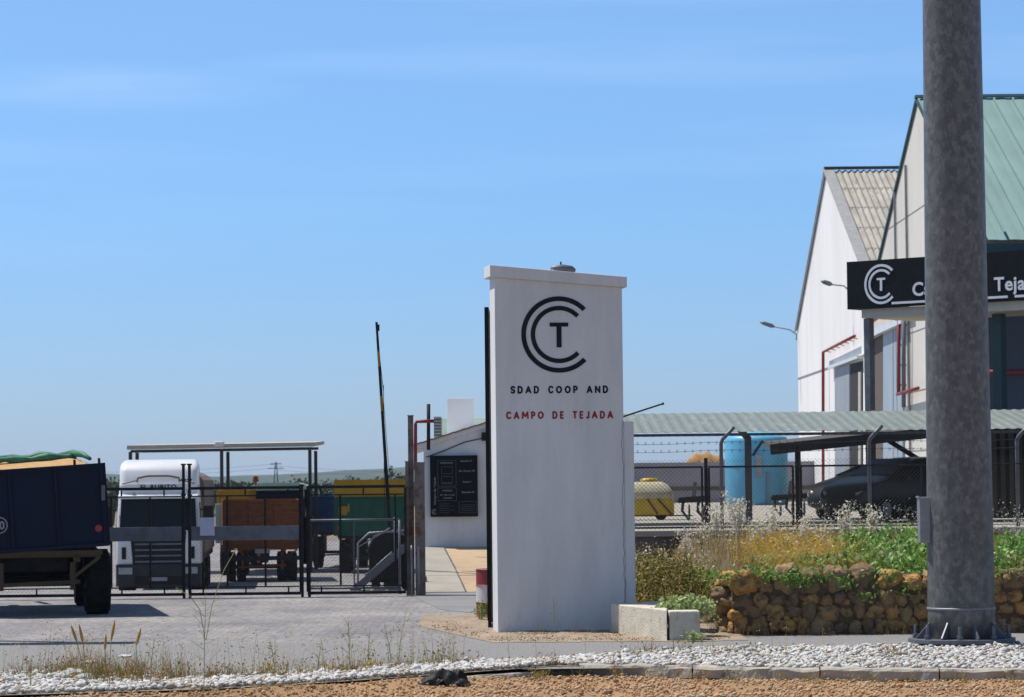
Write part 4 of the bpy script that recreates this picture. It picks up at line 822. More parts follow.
# ---------------- lorry
M['bumper_grey'] = mat('bumper_grey', (0.04, 0.04, 0.044), (0.025, 0.025, 0.028), 0.7, spec=.2)
def rrect(hw, y0, y1, r, z, n=4):
    pts = []
    for cx, cy, a0 in ((hw - r, y0 + r, -90), (hw - r, y1 - r, 0), (-hw + r, y1 - r, 90), (-hw + r, y0 + r, 180)):
        for i in range(n + 1):
            a = R(a0 + 90 * i / n); pts.append((cx + r * math.cos(a), cy + r * math.sin(a), z))
    return pts
def loft(mb, rings, mi=0):
    n = len(rings[0]); vs = [p for r_ in rings for p in r_]; fs = [tuple(range(n))[::-1], tuple((len(rings) - 1) * n + k for k in range(n))]
    for i in range(len(rings) - 1):
        for k in range(n): fs.append((i * n + k, i * n + (k + 1) % n, (i + 1) * n + (k + 1) % n, (i + 1) * n + k))
    mb.add(vs, fs, mi)
def lorry():
    D = 88.0; p = U(158.5, 592, D); root = empty('lorry', (p.x, D, hill(D)), R(4), 'white articulated lorry cab with high roof deflector facing the gate', 'lorry')
    m = MB(); loft(m, [rrect(1.22, 0, 2.25, .16, z) if z < 2 else rrect(h, y, 2.25, .16, z) for z, y, h in ((.95, 0, 1.22), (1.9, .02, 1.22), (2.45, .14, 1.2), (2.95, .26, 1.17), (3.12, .26, 1.15))]); m.build('cab', M['truck_white'], root, smooth=True, bevel=.01)
    m = MB(); loft(m, [rrect(h, y, 2.3, .2, z) for z, y, h in ((3.13, .22, 1.15), (3.3, .30, 1.15), (3.42, .36, 1.14), (3.66, .42, 1.15), (3.82, .56, 1.14), (3.92, .8, 1.1), (3.98, 1.2, 1.06), (4.02, 1.9, 1.02))]); m.build('roof_deflector', M['truck_white'], root, smooth=True)
    m = MB(); m.tube([(-.62, .30, 3.36), (-.6, .24, 3.47), (-.3, .22, 3.53), (.3, .22, 3.53), (.6, .24, 3.47), (.62, .30, 3.36)], .03, 6); m.build('deflector_crease', M['tarp_brown'], root)  # dark tube painting the shaded crease across the deflector, no real rail
    for s in (-1, 1): m = MB(); m.tube([(s * 1.06, .26, 3.30), (s * .8, .22, 3.36), (s * .62, .25, 3.40)], .018, 5); m.build('panel_seam', M['tarp_brown'], root)
    for s in (-1, 1): m = MB(); m.tube([(s * .7, .12, 2.98), (s * .7, .05, 3.0)], .06, 10); m.build('marker_lamp', M['lamp_glass'], root)
    m = MB(); m.prism([(-.08, 2.86), (.24, 2.9), (.24, 3.0), (-.08, 2.93)], 'x', -1.16, 1.16); m.build('sun_visor', M['truck_white'], root, bevel=.01)
    m = MB(); m.add([(-1.12, -.03, 1.93), (1.12, -.03, 1.93), (1.08, .17, 2.86), (-1.08, .17, 2.86), (-1.12, .05, 1.93), (1.12, .05, 1.93), (1.08, .25, 2.86), (-1.08, .25, 2.86)], [(0, 1, 2, 3), (4, 7, 6, 5), (0, 4, 5, 1), (1, 5, 6, 2), (2, 6, 7, 3), (3, 7, 4, 0)]); ws = m.build('windscreen', M['glass'], root)
    for wx_ in (-.75, .1): m = MB(); m.bar((wx_, -.03, 1.99), (wx_ + .55, .04, 2.3), .02); m.build('wiper', M['plastic_black'], ws)
    for s in (-1, 1):
        m = MB(); m.add([(s * 1.225, .35, 2.0), (s * 1.225, 1.2, 2.0), (s * 1.195, 1.2, 2.75), (s * 1.195, .42, 2.75)], [(0, 1, 2, 3)]); m.build('side_window', M['glass'], root, solid=.02)
    m = MB(); m.prism([(-.74, .92), (.74, .92), (.82, 1.9), (-.82, 1.9)], 'y', -.03, .05); gr = m.build('grille', M['plastic_black'], root)
    for i in range(5): m = MB(); m.box(-.68, .68, -.055, -.032, 1.0 + i * .17, 1.05 + i * .17); m.build('slat', M['grey_steel'], gr)
    m = MB(); loft(m, [rrect(1.24, -.08, .7, .14, z) for z in (.3, .42, .88, .94)]); m.build('bumper', M['bumper_grey'], root, smooth=False)
    m = MB(); m.box(-.7, .7, -.1, -.081, .36, .6); m.build('lower_intake', M['plastic_black'], root); m = MB(); m.box(-.26, .26, -.12, -.101, .46, .57); m.build('number_plate', M['letter_dim'], root)
    for s in (-1, 1):
        m = MB(); m.box(s * .95 - .2, s * .95 + .2, -.1, -.08, .66, .86); m.build('headlight', M['lamp_glass'], root, bevel=.01)
        m = MB(); m.box(s * 1.0 - .06, s * 1.0 + .06, -.03, .01, 1.1, 1.45); m.build('air_slot', M['plastic_black'], root)
        m = MB(); m.box(s * 1.46 - .14, s * 1.46 + .14, -.05, .14, 1.8, 2.65); m.bar((s * 1.2, .2, 2.55), (s * 1.42, .08, 2.5), .04); m.bar((s * 1.2, .2, 1.95), (s * 1.42, .08, 1.95), .04); m.build('mirror', M['plastic_black'], root, bevel=.02)
        for wy in (1.1, 4.6, 8.6, 9.9): wheel(root, s * 1.05, wy, .5, .3)
    text('lettering', 'EL RUBITO', Matrix.Translation((-.52, .2, 3.13)), 1.05, .15, M['letter_black'], root, depth=.02, bold=.02)
    m = MB(); m.box(-.5, .5, .5, 12, .75, .98); m.build('chassis', M['dark_steel'], root)
    m = MB(); 
    def arch(u, v): a = math.pi * u; return (-1.27 * math.cos(a) * (1 if .0 < u < 1 else 1), 2.9 + 9.5 * v, 3.35 + .5 * math.sin(a) ** .7)
    loft(m, [[(-1.27, y, 1.2)] + [(-1.27 * math.cos(math.pi * k / 12), y, 3.2 + .58 * max(0, math.sin(math.pi * k / 12)) ** .8) for k in range(13)] + [(1.27, y, 1.2)] for y in (2.9, 6, 9, 12.4)]); m.build('tarpaulin_body', M['tarp_brown'], root, smooth=False)
    m = MB(); m.box(-1.22, 1.22, 2.5, 12.4, 1.0, 1.19); m.build('load_bed', M['dark_steel'], root)
lorry()

# ---------------- trailers and tractor in the far yard
def far(px, D): return (XD(px, D), D, hill(D))
r_, _ = farm_trailer('tipper_truck', far(262, 100), R(6), 'rust orange tipper body with faded tailboard, right of the white lorry', 'tipper', 2.62, 4.8, 1.18, 1.55, M['rust_orange'], wr=.48, ww=.3, ribs=3, axles=(.9, 1.9), twin=1, chassis=M['rust_orange'], side_ribs=False)
m = MB(); m.box(-.25, .25, -.1, -.057, .95, 1.1); m.build('number_plate', M['letter_dim'], r_); m = MB(); m.box(-1.25, 1.25, -.09, -.057, .72, .86); m.build('rear_bar', M['dark_steel'], r_)
m = MB(); m.box(-1.55, -1.36, .1, 1.2, 1.3, 2.6); m.build('side_gate', M['cream_green'], r_)
farm_trailer('farm_trailer', far(371, 108), R(0), 'green farm trailer with yellow upper boards behind the right gate leaf', 'trailer', 2.65, 4.8, 1.37, 1.38, M['green_paint'], wr=.6, ww=.4, upper=(.62, M['yellow_paint']), ribs=2, axles=(.9, 3.9), chassis=M['dark_steel'])
gt = [o for o in bpy.data.objects if o.name.startswith('farm_trailer')][-1]
m = MB(); m.box(-1.16, -.86, -.075, -.058, 2.1, 2.42); m.box(-.84, -.78, -.075, -.058, 2.2, 2.5); m.build('yellow_sticker', M['yellow_paint'], gt)
farm_trailer('farm_trailer', far(338, 115), R(-2), 'mid blue farm trailer, between the orange tipper and the green trailer', 'trailer', 2.3, 4.5, 1.4, 1.36, M['blue_mid'], wr=.6, ww=.34, ribs=3, axles=(.9,), chassis=M['dark_steel'])
farm_trailer('farm_trailer', far(233, 107), R(2), 'small yellow farm trailer mostly hidden behind the left end of the orange tipper', 'trailer', 1.1, 4.5, 1.75, 1.3, M['yellow_paint'], wr=.6, ww=.34, ribs=3, chassis=M['dark_steel'])
def tractor():
    D = 113; root = empty('tractor', far(279, D) [:2] + (hill(D) + .22,), R(0), 'pale green roofed tractor with an orange beacon behind the orange tipper', 'tractor')
    m = MB(); loft(m, [rrect(h, y0, y1, .25, z) for z, y0, y1, h in ((2.78, .1, 1.9, .98), (2.85, 0, 2.0, 1.02), (2.98, .05, 1.95, .98), (3.06, .3, 1.7, .7))]); m.build('cab_roof', M['cream_green'], root, smooth=True)
    m = MB(); loft(m, [rrect(h, .2, 1.8, .1, z) for z, h in ((1.2, .78), (1.9, .88), (2.77, .84))]); m.build('cab_glass', M['glass'], root)
    for sx in (-.86, .86):
        for y in (.2, 1.8): m = MB(); m.bar((sx * .95, y, 1.2), (sx, y, 2.78), .07); m.build('cab_pillar', M['plastic_black'], root)
    m = MB(); m.box(-.42, .42, 1.9, 4.0, .9, 1.75); m.build('bonnet', M['green_paint'], root, bevel=.08); m = MB(); m.box(-.35, .35, .2, 3.8, .6, .9); m.build('chassis', M['dark_steel'], root)
    for s in (-1, 1):
        wheel(root, s * .95, .9, .85, .5); wheel(root, s * .85, 3.3, .55, .35)
        m = MB(); m.box(s * .95 - .3, s * .95 + .3, .2, 1.6, 1.72, 1.8); m.build('mudguard', M['green_paint'], root, bevel=.03)
    m = MB(); m.tube([(-.9, .3, 3.0), (-.9, .3, 3.12)], .04, 8); m.tube([(-.9, .3, 3.12), (-.9, .3, 3.28), (-.9, .3, 3.33)], [.12, .11, .05], 12); m.build('beacon', M['orange_lens'], root, smooth=True)
tractor()
m = MB(); m.tube([(0, 0, 0), (0, 0, 3.0)], .04, 8)
bp = far(222, 113); rb = empty('beacon_pole', bp, 0, 'thin pole with a small orange beacon above the yellow trailer', 'beacon'); m.build('pole', M['dark_steel'], rb); m = MB(); m.tube([(0, 0, 3.0), (0, 0, 3.16), (0, 0, 3.22)], [.13, .12, .05], 12); m.build('beacon', M['orange_lens'], rb, smooth=True)

# ---------------- steel canopy in the far yard
CD = 110
c0, c1 = XD(127, CD), XD(315, CD); zt = U(224, 444, CD).z; zg = hill(CD)
cr_ = empty('yard_canopy', ((c0 + c1) / 2, CD, zg), 0, 'thin flat roofed open canopy on paired steel posts behind the lorry', 'canopy'); hw = (c1 - c0) / 2; H = zt - zg
m = MB(); m.add([(-hw, 0, H - .02), (hw, 0, H + .03), (hw + .1, 4, H + .12), (-hw, 4, H + .06), (-hw, 0, H - .17), (hw, 0, H - .12), (hw + .1, 4, H + .0), (-hw, 4, H - .08)], [(0, 1, 2, 3), (4, 7, 6, 5), (0, 4, 5, 1), (1, 5, 6, 2), (2, 6, 7, 3), (3, 7, 4, 0)]); m.build('roof', M['canopy_top'], cr_)
m = MB(); m.bar((-hw + .1, .3, H - .23), (hw - .1, .3, H - .19), .1, .1); m.build('beam', M['beam_brown'], cr_); m = MB(); m.bar((-hw + .1, 3.6, H - .2), (hw - .1, 3.6, H - .16), .1, .1); m.build('beam', M['beam_brown'], cr_)
for px in (129.5, 221, 309.5):
    for dx, y in ((0, .3), ((313.5 - px) * -.0009, 3.6)):
        x = XD(px, CD) - (c0 + c1) / 2 + dx; m = MB(); m.box(x - .06, x + .06, y - .06, y + .06, 0, H - .25); m.build('post', M['beam_brown'], cr_)
m = MB(); m.box(-.2, .15, -.3, -.05, H - .1, H + .1); m.build('floodlight', M['truck_white'], cr_, bevel=.05)

# ================================================================ RIGHT: FENCE AND RAISED YARD
FD = 61.0
fz0 = TER + .05
def Fp(px, py, D=FD): return U(px, py, D)
fr = empty('mesh_fence', (XD(720, FD), FD, TER), 0, 'chain-link fence on bent grey posts with barbed wire above the retaining wall', 'fence'); o_ = Vector((XD(720, FD), FD, TER))
fx0, fx1 = .45, 13.0
for i in range(-2, 6):
    px = 721.5 + i * 148; x = XD(px, FD); 
    if not fx0 < x < fx1 + 2: continue
    zt_ = U(px, 441 - i * 1.5, FD).z - TER
    m = MB(); m.tube([(x - o_.x, 0, -.1), (x - o_.x, 0, zt_ - .05), (x - o_.x + .03, -.02, zt_ + .03), (x - o_.x + .26, -.12, zt_ + .28)], .04, 10); m.build('post', M['grey_steel'], fr, smooth=True)
m = MB(); chain_link(m, (fx0 - o_.x, 0), (fx1 - o_.x, 0), .02, U(750, 459, FD).z - TER, .085, .0042); m.build('chain_link_mesh', M['wire'], fr)
m = MB()
for zz in (U(700, 467, FD).z - TER, .1): m = MB(); m.tube([(fx0 - o_.x, -.035, zz), (fx1 - o_.x, -.035, zz)], .010, 6); m.build('line_wire', M['dark_steel'], fr)
m = MB()
for k, (py, dx, dy) in enumerate(((451, .05, -.03), (443, .13, -.07), (435, .22, -.1))):
    z = U(720, py, FD).z - TER; n = 60; pts = [(fx0 - o_.x + (fx1 - fx0) * i / n, dy, z + .02 * math.sin(i * math.pi / 7.5) - (k == 1) * .0) for i in range(n + 1)]; m.tube(pts, .0045, 3, cap=False)
    x = fx0
    while x < fx1: m.bar((x - o_.x - .02, dy, z - .03), (x - o_.x + .02, dy, z + .035), .006); m.bar((x - o_.x + .02, dy, z - .03), (x - o_.x - .02, dy, z + .035), .006); x += .16
m.build('barbed_wire', M['wire'], fr)
# framed gate panels just behind the fence
def fence_gate(px0, px1, label):
    D = 62.2; x0, x1 = XD(px0, D), XD(px1, D); cx = (x0 + x1) / 2; root = empty('fence_gate', (cx, D, TER), 0, label, 'gate', 'framed mesh panels behind the fence'); h = (x1 - x0) / 2; zt = U(700, 467, D).z - TER
    m = MB()
    for z in (.08, zt): m.box(-h, h, -.02, .02, z - .02, z + .02)
    for x in (-h, h): m.box(x - .022, x + .022, -.019, .019, .1, zt - .02)
    m.build('frame', M['dark_steel'], root); m = MB(); chain_link(m, (-h + .02, 0), (h - .02, 0), .1, zt - .02, .085, .0035); m.build('chain_link_mesh', M['wire'], root); return root
fence_gate(598, 702, 'black framed mesh panel in front of the yellow tank'); fence_gate(709, 793, 'black framed mesh panel in front of the light blue tank'); g3 = fence_gate(801, 922, 'black framed mesh panel in front of the parked dark cars')
for px, pyt, lb in ((706, 458, 'slim black post between the yellow tank and the blue tank'), (797, 446, 'slim black post just left of the parked dark cars')):
    m = MB(); D = 62.3; m.box(-.035, .035, -.035, .035, 0, U(px, pyt, D).z - TER); tag(m.build('black_post', M['dark_steel'], loc=(XD(px, D), D, TER)), lb, 'post')

# parking canopy: corrugated roof sloping towards the camera
def PC():
    y0, y1 = 70.0, 75.0; z0, z1 = U(800, 431.5, y0).z, U(800, 412.5, y1).z; x0, x1 = XD(560, y0), 24.0
    root = empty('parking_canopy', (x0, y0, TER), 0, 'long parking canopy roofed with pale green corrugated sheet, on dark posts', 'canopy'); o = Vector((x0, y0, TER))
    m = MB(); corrugated(m, Vector((x0, y0, z0)) - o, Vector((x1, y0, z0 + .02)) - o, Vector((x0, y1, z1)) - o, Vector((x1, y1, z1 + .02)) - o, int((x1 - x0) / .25), .016, trap=True); m.build('roof_sheet', M['green_sheet'], root, solid=.006, smooth=False)
    m = MB(); 
    for a_ in ((.0, .1, z0 - TER - .085, z0 - TER - .022), (4.8, 4.9, z1 - TER - .2, z1 - TER - .05), (2.4, 2.5, (z0 + z1) / 2 - TER - .17, (z0 + z1) / 2 - TER - .04)): m = MB(); m.box(0, x1 - x0, *a_); m.build('purlin', M['beam_brown'], root)
    for px in (598, 749, 1100 - 40, 1210):
        x = XD(px, y0 + .1) - x0; m = MB(); m.box(x - .075, x + .075, .17, .34, 0, z0 - TER - .1); m.build('post', M['beam_brown'], root)
        m = MB(); m.bar((x, .2, z0 - TER - .15), (x, 4.9, z1 - TER - .22), .1, .12); m.build('rafter', M['beam_brown'], root); m = MB(); m.bar((x + .11, .3, z0 - TER - .55), (x + .35, .3, z0 - TER - .2), .06); m.build('brace', M['beam_brown'], root)
PC()
def PC2():
    y0, y1 = 77.0, 80.5; root = empty('lean_to_canopy', (XD(770, y0), y0, TER), 0, 'low dark canopy tilting up to the right over the parked cars', 'canopy'); o = Vector((XD(770, y0), y0, TER))
    A, B = U(770, 449, y0) - o, U(1000, 425, y0) - o; A2, B2 = U(764, 446, y1) - o, U(1000, 421, y1) - o; t = Vector((0, 0, .12))
    m = MB(); m.add([A, B, B2, A2, A + t, B + t, B2 + t, A2 + t], [(0, 3, 2, 1), (4, 5, 6, 7), (0, 1, 5, 4), (1, 2, 6, 5), (2, 3, 7, 6), (3, 0, 4, 7)]); m.build('roof_slab', M['beam_brown'], root)
    m = MB(); m.bar(A + Vector((0, -.05, -.02)), B + Vector((0, -.05, -.02)), .08, .26); m.build('edge_beam', M['beam_brown'], root)
    for px in (799, 930, 985):
        x = XD(px, y0 + .5) - o.x; m = MB(); m.box(x - .045, x + .045, .4, .5, 0, A.z + (B.z - A.z) * (x / (B.x - A.x)) - .02); m.build('post', M['beam_brown'], root)
    x = XD(912, y0) - o.x; m = MB(); m.bar((XD(885, y0) - o.x, .3, U(885, 437, y0).z - TER), (XD(925, y0) - o.x, .3, U(925, 462, y0).z - TER), .12); m.build('brace', M['beam_brown'], root)
PC2()
# dark slatted store at the right
m = MB(); sx0 = XD(990, 76.5); ss = empty('slatted_store', (sx0, 76.5, TER), 0, 'dark brown vertically slatted store under the canopy, right of the mast', 'shed')
m.box(0, 9, 0, 3.5, 0, 2.25); m.build('wall', M['dark_inside'], ss); m = MB()
for i in range(40): m.box(.05 + i * .22, .17 + i * .22, -.05, -.004, .05, 2.2)
m.build('slats', M['beam_brown'], ss)

# ---------------- parked cars
def car(px, D, rz, label, L=4.2, hh=1.58):
    p = XD(px, D); root = empty('parked_car', (p, D, TER), rz, label, 'car', 'dark cars parked under the canopy')
    st = [(0, .35, .55, .56, .62), (.08, .26, .66, .68, .74), (.3, .24, .86, .92, .82), (.7, .24, .96, 1.02, .86), (1.05, .24, .98, 1.1, .87), (1.6, .24, .96, 1.34, .87), (2.1, .24, .96, hh - .03, .87), (2.6, .24, .97, hh, .87), (3.3, .24, .98, hh - .03, .87), (3.75, .24, 1.0, hh - .18, .85), (4.1, .26, .98, 1.08, .80), (4.2, .38, .9, .92, .74)]
    rings = []
    for y, zb, zk, zt_, hwd in st:
        ht = hwd - (.03 + .20 * min(1, (zt_ - zk) / .5)); zm = (zb + zk) / 2
        rings.append([(-hwd * .93, y, zb), (-hwd, y, zm), (-hwd * .97, y, zk), (-(hwd + ht) / 2, y, (zk + zt_) / 2), (-ht, y, zt_ - .03), (-ht * .6, y, zt_), (ht * .6, y, zt_), (ht, y, zt_ - .03), ((hwd + ht) / 2, y, (zk + zt_) / 2), (hwd * .97, y, zk), (hwd, y, zm), (hwd * .93, y, zb)])
    m = MB(); loft(m, rings); b = m.build('body', M['car_paint'], root, smooth=True); 
    s = b.modifiers.new('s', 'SUBSURF'); s.levels = 1; s.render_levels = 2
    for sgn in (-1, 1):
        for y0, y1, y2, y3 in ((1.5, 2.45, 2.45, 1.95), (2.5, 3.55, 3.3, 2.5)):
            m = MB(); o1 = .865; o2 = .70; m.add([(sgn * o1, y0, 1.0), (sgn * o1, y1, 1.0), (sgn * o2, y2, hh - .1), (sgn * o2, y3, hh - .1)], [(0, 1, 2, 3)]); m.build('side_window', M['glass'], root, solid=.02)
        m = MB(); m.box(sgn * .92 - .07, sgn * .92 + .07, 1.35, 1.5, .98, 1.1); m.build('mirror', M['car_paint'], root, bevel=.03)
        m = MB(); m.tube([(sgn * .5, .1, .66), (sgn * .68, .22, .7), (sgn * .76, .5, .75)], [.05, .08, .04], 8); m.build('headlight', M['lamp_glass'], root, smooth=True)
        for wy in (.8, 3.35): wheel(root, sgn * .77, wy, .31, .2, M['galv_plain'])
    m = MB(); m.add([(-.74, 1.1, 1.13), (.74, 1.1, 1.13), (.62, 1.85, hh - .06), (-.62, 1.85, hh - .06)], [(0, 1, 2, 3)]); m.build('windscreen', M['glass'], root, solid=.02)
    m = MB(); m.box(-.35, .35, -.02, .04, .45, .55); m.build('grille', M['plastic_black'], root); return root
car(838, 72.3, R(-52), 'nearer dark parked car with its nose pointing left under the canopy')
car(824, 75.6, R(-52), 'further dark parked car, its bonnet showing past the nearer one', hh=1.44)

# ---------------- tanks, implements, far wall
td = 80.0; x0, x1 = XD(606, td), XD(673, td); tr_ = empty('yellow_tank', ((x0 + x1) / 2, td, TER), 0, 'yellow and white plastic sprayer tank beside the sign tower', 'tank'); h = (x1 - x0) / 2; zt = U(650, 481, td).z - TER; zb_ = U(650, 516, td).z - TER
zm = U(650, 499, td).z - TER
m = MB(); loft(m, [rrect(a, -b, b, c, z) for z, a, b, c in ((zb_, h * .96, .55, .15), (zb_ + .05, h, .6, .15), (zm, h, .6, .15))]); m.build('lower_tank', M['tank_yellow'], tr_, smooth=False, bevel=.01)
m = MB(); loft(m, [rrect(a, -b, b, c, z) for z, a, b, c in ((zm + .002, h, .6, .15), (zm + .2, h * .96, .56, .15), (zt - .1, h * .82, .45, .15), (zt - .02, h * .65, .35, .12))]); m.build('upper_tank', M['tank_white'], tr_, smooth=True)
m = MB(); m.lathe([(.22, zt - .03), (.24, zt + .02), (.2, zt + .07), (.05, zt + .08)], 20, (XD(649, td) - (x0 + x1) / 2, 0, 0)); m.build('lid', M['tank_yellow'], tr_, smooth=True)
m = MB(); m.bar((h * .2, -.62, zm), (h * .5, -.62, zb_ + .05), .04); m.bar((h * .9, -.62, zb_ + .05), (h * .5, -.62, zm), .04); m.build('strap', M['ochre'], tr_)
m = MB(); m.box(-h - .1, h + .5, -.6, .6, .12, zb_ - .005); m.build('frame', M['dark_steel'], tr_, bevel=.02)
for s in (-.6, .6): m = MB(); m.lathe([(.16, -.08), (.16, .08)], 20, (s * h, -.5, .16), 'y'); m.build('wheel', M['tyre'], tr_)
td = 120; x0, x1 = XD(725, td), XD(788, td); r0 = (x1 - x0) / 2; tk = empty('blue_tank', ((x0 + x1) / 2, td, TER), 0, 'tall light blue cylindrical tank behind the fence', 'tank'); zt = U(755, 436, td).z - TER
m = MB(); m.lathe([(r0 * .98, 0), (r0, .1), (r0, zt - .2), (r0 * .97, zt - .05), (r0 * .85, zt), (.3, zt + .25)], 40); m.build('shell', M['cyan_tank'], tk, smooth=True)
for z in (1.5,): m = MB(); m.lathe([(r0, z - .02), (r0 + .012, z), (r0, z + .02)], 40, cap=False); m.build('hoop', M['cyan_tank'], tk, smooth=True)
m = MB(); m.box(-.12, .12, -r0 - .05, -r0 + .05, 1.1, 2.0); m.build('label_plate', M['letter_dim'], tk); m = MB(); m.tube([(.35, -r0 - .03, .05), (.35, -r0 - .03, 1.3)], .04, 6); m.build('outlet_pipe', M['galv_plain'], tk)
m = MB(); wz = U(680, 462.5, 135).z - TER; m.box(1, 17.5, 0, .3, 0, wz); fw = m.build('yard_wall', M['far_wall'], loc=(0, 135, TER)); tag(fw, 'long grey rendered wall at the back of the raised yard', 'wall')
m = MB(); m.box(1, 17.5, -.06, -.002, .55, .72); m.build('dark_band', M['brown_strip'], fw)
m = MB(); p = U(706, 462, 142); m.grid(lambda u, v: (p.x - 1.55 + 3.1 * u, 142 - 1.4 + 2.8 * v, TER + (p.z - TER + .42) * max(0, 1 - abs(2 * u - 1) ** 3.2) * max(0, 1 - abs(2 * v - 1) ** 3) + .22 * noise.noise(Vector((u * 7, v * 5, 1))) + .1 * noise.noise(Vector((u * 19, v * 15, 1)))), 30, 20)
tag(m.build('straw_stack', M['straw'], smooth=True), 'rounded stack of orange brown straw showing above the grey wall', 'straw')
def implement(px, D, w, label, seed):
    root = empty('farm_implement', (XD(px, D), D, TER), 0, label, 'implement'); rr = random.Random(seed)
    m = MB(); m.bar((-w / 2, 0, .55), (w / 2, 0, .6), .1); m.bar((-w / 2, .5, .5), (w / 2, .5, .55), .1); m.bar((0, 0, .55), (.05, .3, .98), .07); m.bar((0, .5, .5), (.05, .3, .98), .07); m.build('frame', M['dark_steel'], root)
    n = max(2, int(w / .28))
    for i in range(n):
        x = -w / 2 + w * (i + .5) / n; m = MB(); m.tube([(x, 0, .55), (x - .1, -.05, .45), (x - .12, -.1, .25), (x + .05, -.1, .02)], [.03, .04, .04, .02], 6); m.lathe([(.2, -.015), (.2, .015)], 18, (x + .08, .25, .22), 'x'); m.build('tine', M['dark_steel'], root)
implement(694, 78, .8, 'dark steel cultivator parked between the yellow and the blue tank', 1)
implement(790, 84, 1.0, 'dark steel implement standing just right of the blue tank', 2)
# ================================================================ BARNS
def barn(name, label, X, Dn, Dr, Df, zn, zr_, zf_, wallm, roofm, X1, waves, amp, trap):
    root = empty(name, (X, Dr, TER), 0, label, 'warehouse'); 
    X_ = X
    def q(x, y, z): return (x - X, y - Dr, z - TER)
    m = MB(); pts = [(Dn - Dr, -1), (Df - Dr, -1), (Df - Dr, zf_ - TER), (0, zr_ - TER), (Dn - Dr, zn - TER)]; m.prism(pts, 'x', 0, X1 - X); wl = m.build('wall', wallm, root)
    up_ = .12
    m = MB(); corrugated(m, q(X - .04, Dn - .35, zn - .35 * (zr_ - zn) / (Dr - Dn) + up_), q(X1, Dn - .35, zn - .35 * (zr_ - zn) / (Dr - Dn) + up_), q(X - .04, Dr, zr_ + up_), q(X1, Dr, zr_ + up_), waves, amp, rows=1, trap=trap)
    m.build('near_roof_slope', roofm, root, solid=.02); m = MB(); corrugated(m, q(X - .04, Df + .3, zf_ + up_ - .1), q(X1, Df + .3, zf_ + up_ - .1), q(X - .04, Dr, zr_ + up_), q(X1, Dr, zr_ + up_), waves, amp, trap=trap); m.build('far_roof_slope', roofm, root, solid=.02)
    return root, q
# barn 1: white gable, fibre cement roof
D_r = 128.0; X1_ = XD(831, D_r); zr1 = U(826.5, 174, D_r).z; Dn1, Df1 = 114.6, 142.0; zn1 = zr1 - .39 * (D_r - Dn1); zf1 = U(797, 331, Df1).z
b1, q1 = barn('white_barn', 'white gabled warehouse with corrugated fibre cement roof, behind the canopy sign', X1_, Dn1, D_r, Df1, zn1, zr1, zf1, M['white_wall'], M['fibre_cement'], X1_ + 34, 130, .045, False)
m = MB(); sl1 = (zr1 - zn1) / (D_r - Dn1)
m.add([q1(X1_ - .16, Dn1 - .3, zn1 - .3 * sl1 + .22), q1(X1_ + .3, Dn1 - .3, zn1 - .3 * sl1 + .22), q1(X1_ + .3, D_r, zr1 + .22), q1(X1_ - .16, D_r, zr1 + .22)], [(0, 1, 2, 3)]); m.build('verge_flashing', M['flashing'], b1, solid=.03)
m = MB(); m.bar(q1(X1_ - .1, D_r, zr1 + .1), q1(X1_ - .1, Df1 + .2, zf1 + .02), .05, .12); m.build('far_verge', M['flashing'], b1); m = MB(); m.bar(q1(X1_ - .1, D_r, zr1 + .25), q1(X1_ + 34, D_r, zr1 + .25), .35, .1); m.build('ridge_cap', M['beam_brown'], b1)
for t_ in (.2, .4, .6, .8):
    y_ = Dn1 + (D_r - Dn1) * t_; z_ = zn1 + (zr1 - zn1) * t_; m = MB(); m.bar(q1(X1_ + .32, y_, z_ + .165), q1(X1_ + 34, y_, z_ + .165), .06, .015); m.build('sheet_lap', M['flashing'], b1)
def onX(X, px, py):  # point on the plane x = X seen at a pixel
    d = ray(px, py); t = (X - .0) / d.x; return CAM + d * t
def wall_panel(root, org, X, pts, off, m_, name, thick=.05):
    P = [onX(X, *p) - org for p in pts]; vs = [Vector((-off, p.y, p.z)) for p in P] + [Vector((-off - thick, p.y, p.z)) for p in P]
    n = len(P); m = MB(); m.add(vs, [tuple(range(n)), tuple(range(n, 2 * n))[::-1]] + [(i, (i + 1) % n, n + (i + 1) % n, n + i) for i in range(n)]); return m.build(name, m_, root)
o1 = Vector((X1_, D_r, TER)); BY = 506
wall_panel(b1, o1, X1_, [(836, BY), (850.5, BY), (850.5, 364), (836, 368)], .003, M['door_grey'], 'sliding_door')
wall_panel(b1, o1, X1_, [(851, BY), (863, BY), (863, 361), (851, 364)], .003, M['dark_inside'], 'door_opening', .03)
wall_panel(b1, o1, X1_, [(833.5, 369), (863.5, 358.5), (863.5, 355.5), (833.5, 366)], .003, M['truck_white'], 'door_track', .25)
wall_panel(b1, o1, X1_, [(861, BY), (863, BY), (863, 372), (861, 372)], .06, M['cream_trim'], 'door_edge', .05)
m = MB(); m.bar(Vector((-.02, 142.0 - D_r, U(800, 377, 140).z - TER)), Vector((-.02, Dn1 - D_r, U(800, 377, 140).z - TER)), .02, .05); m.build('joint_line', M['flashing'], b1)
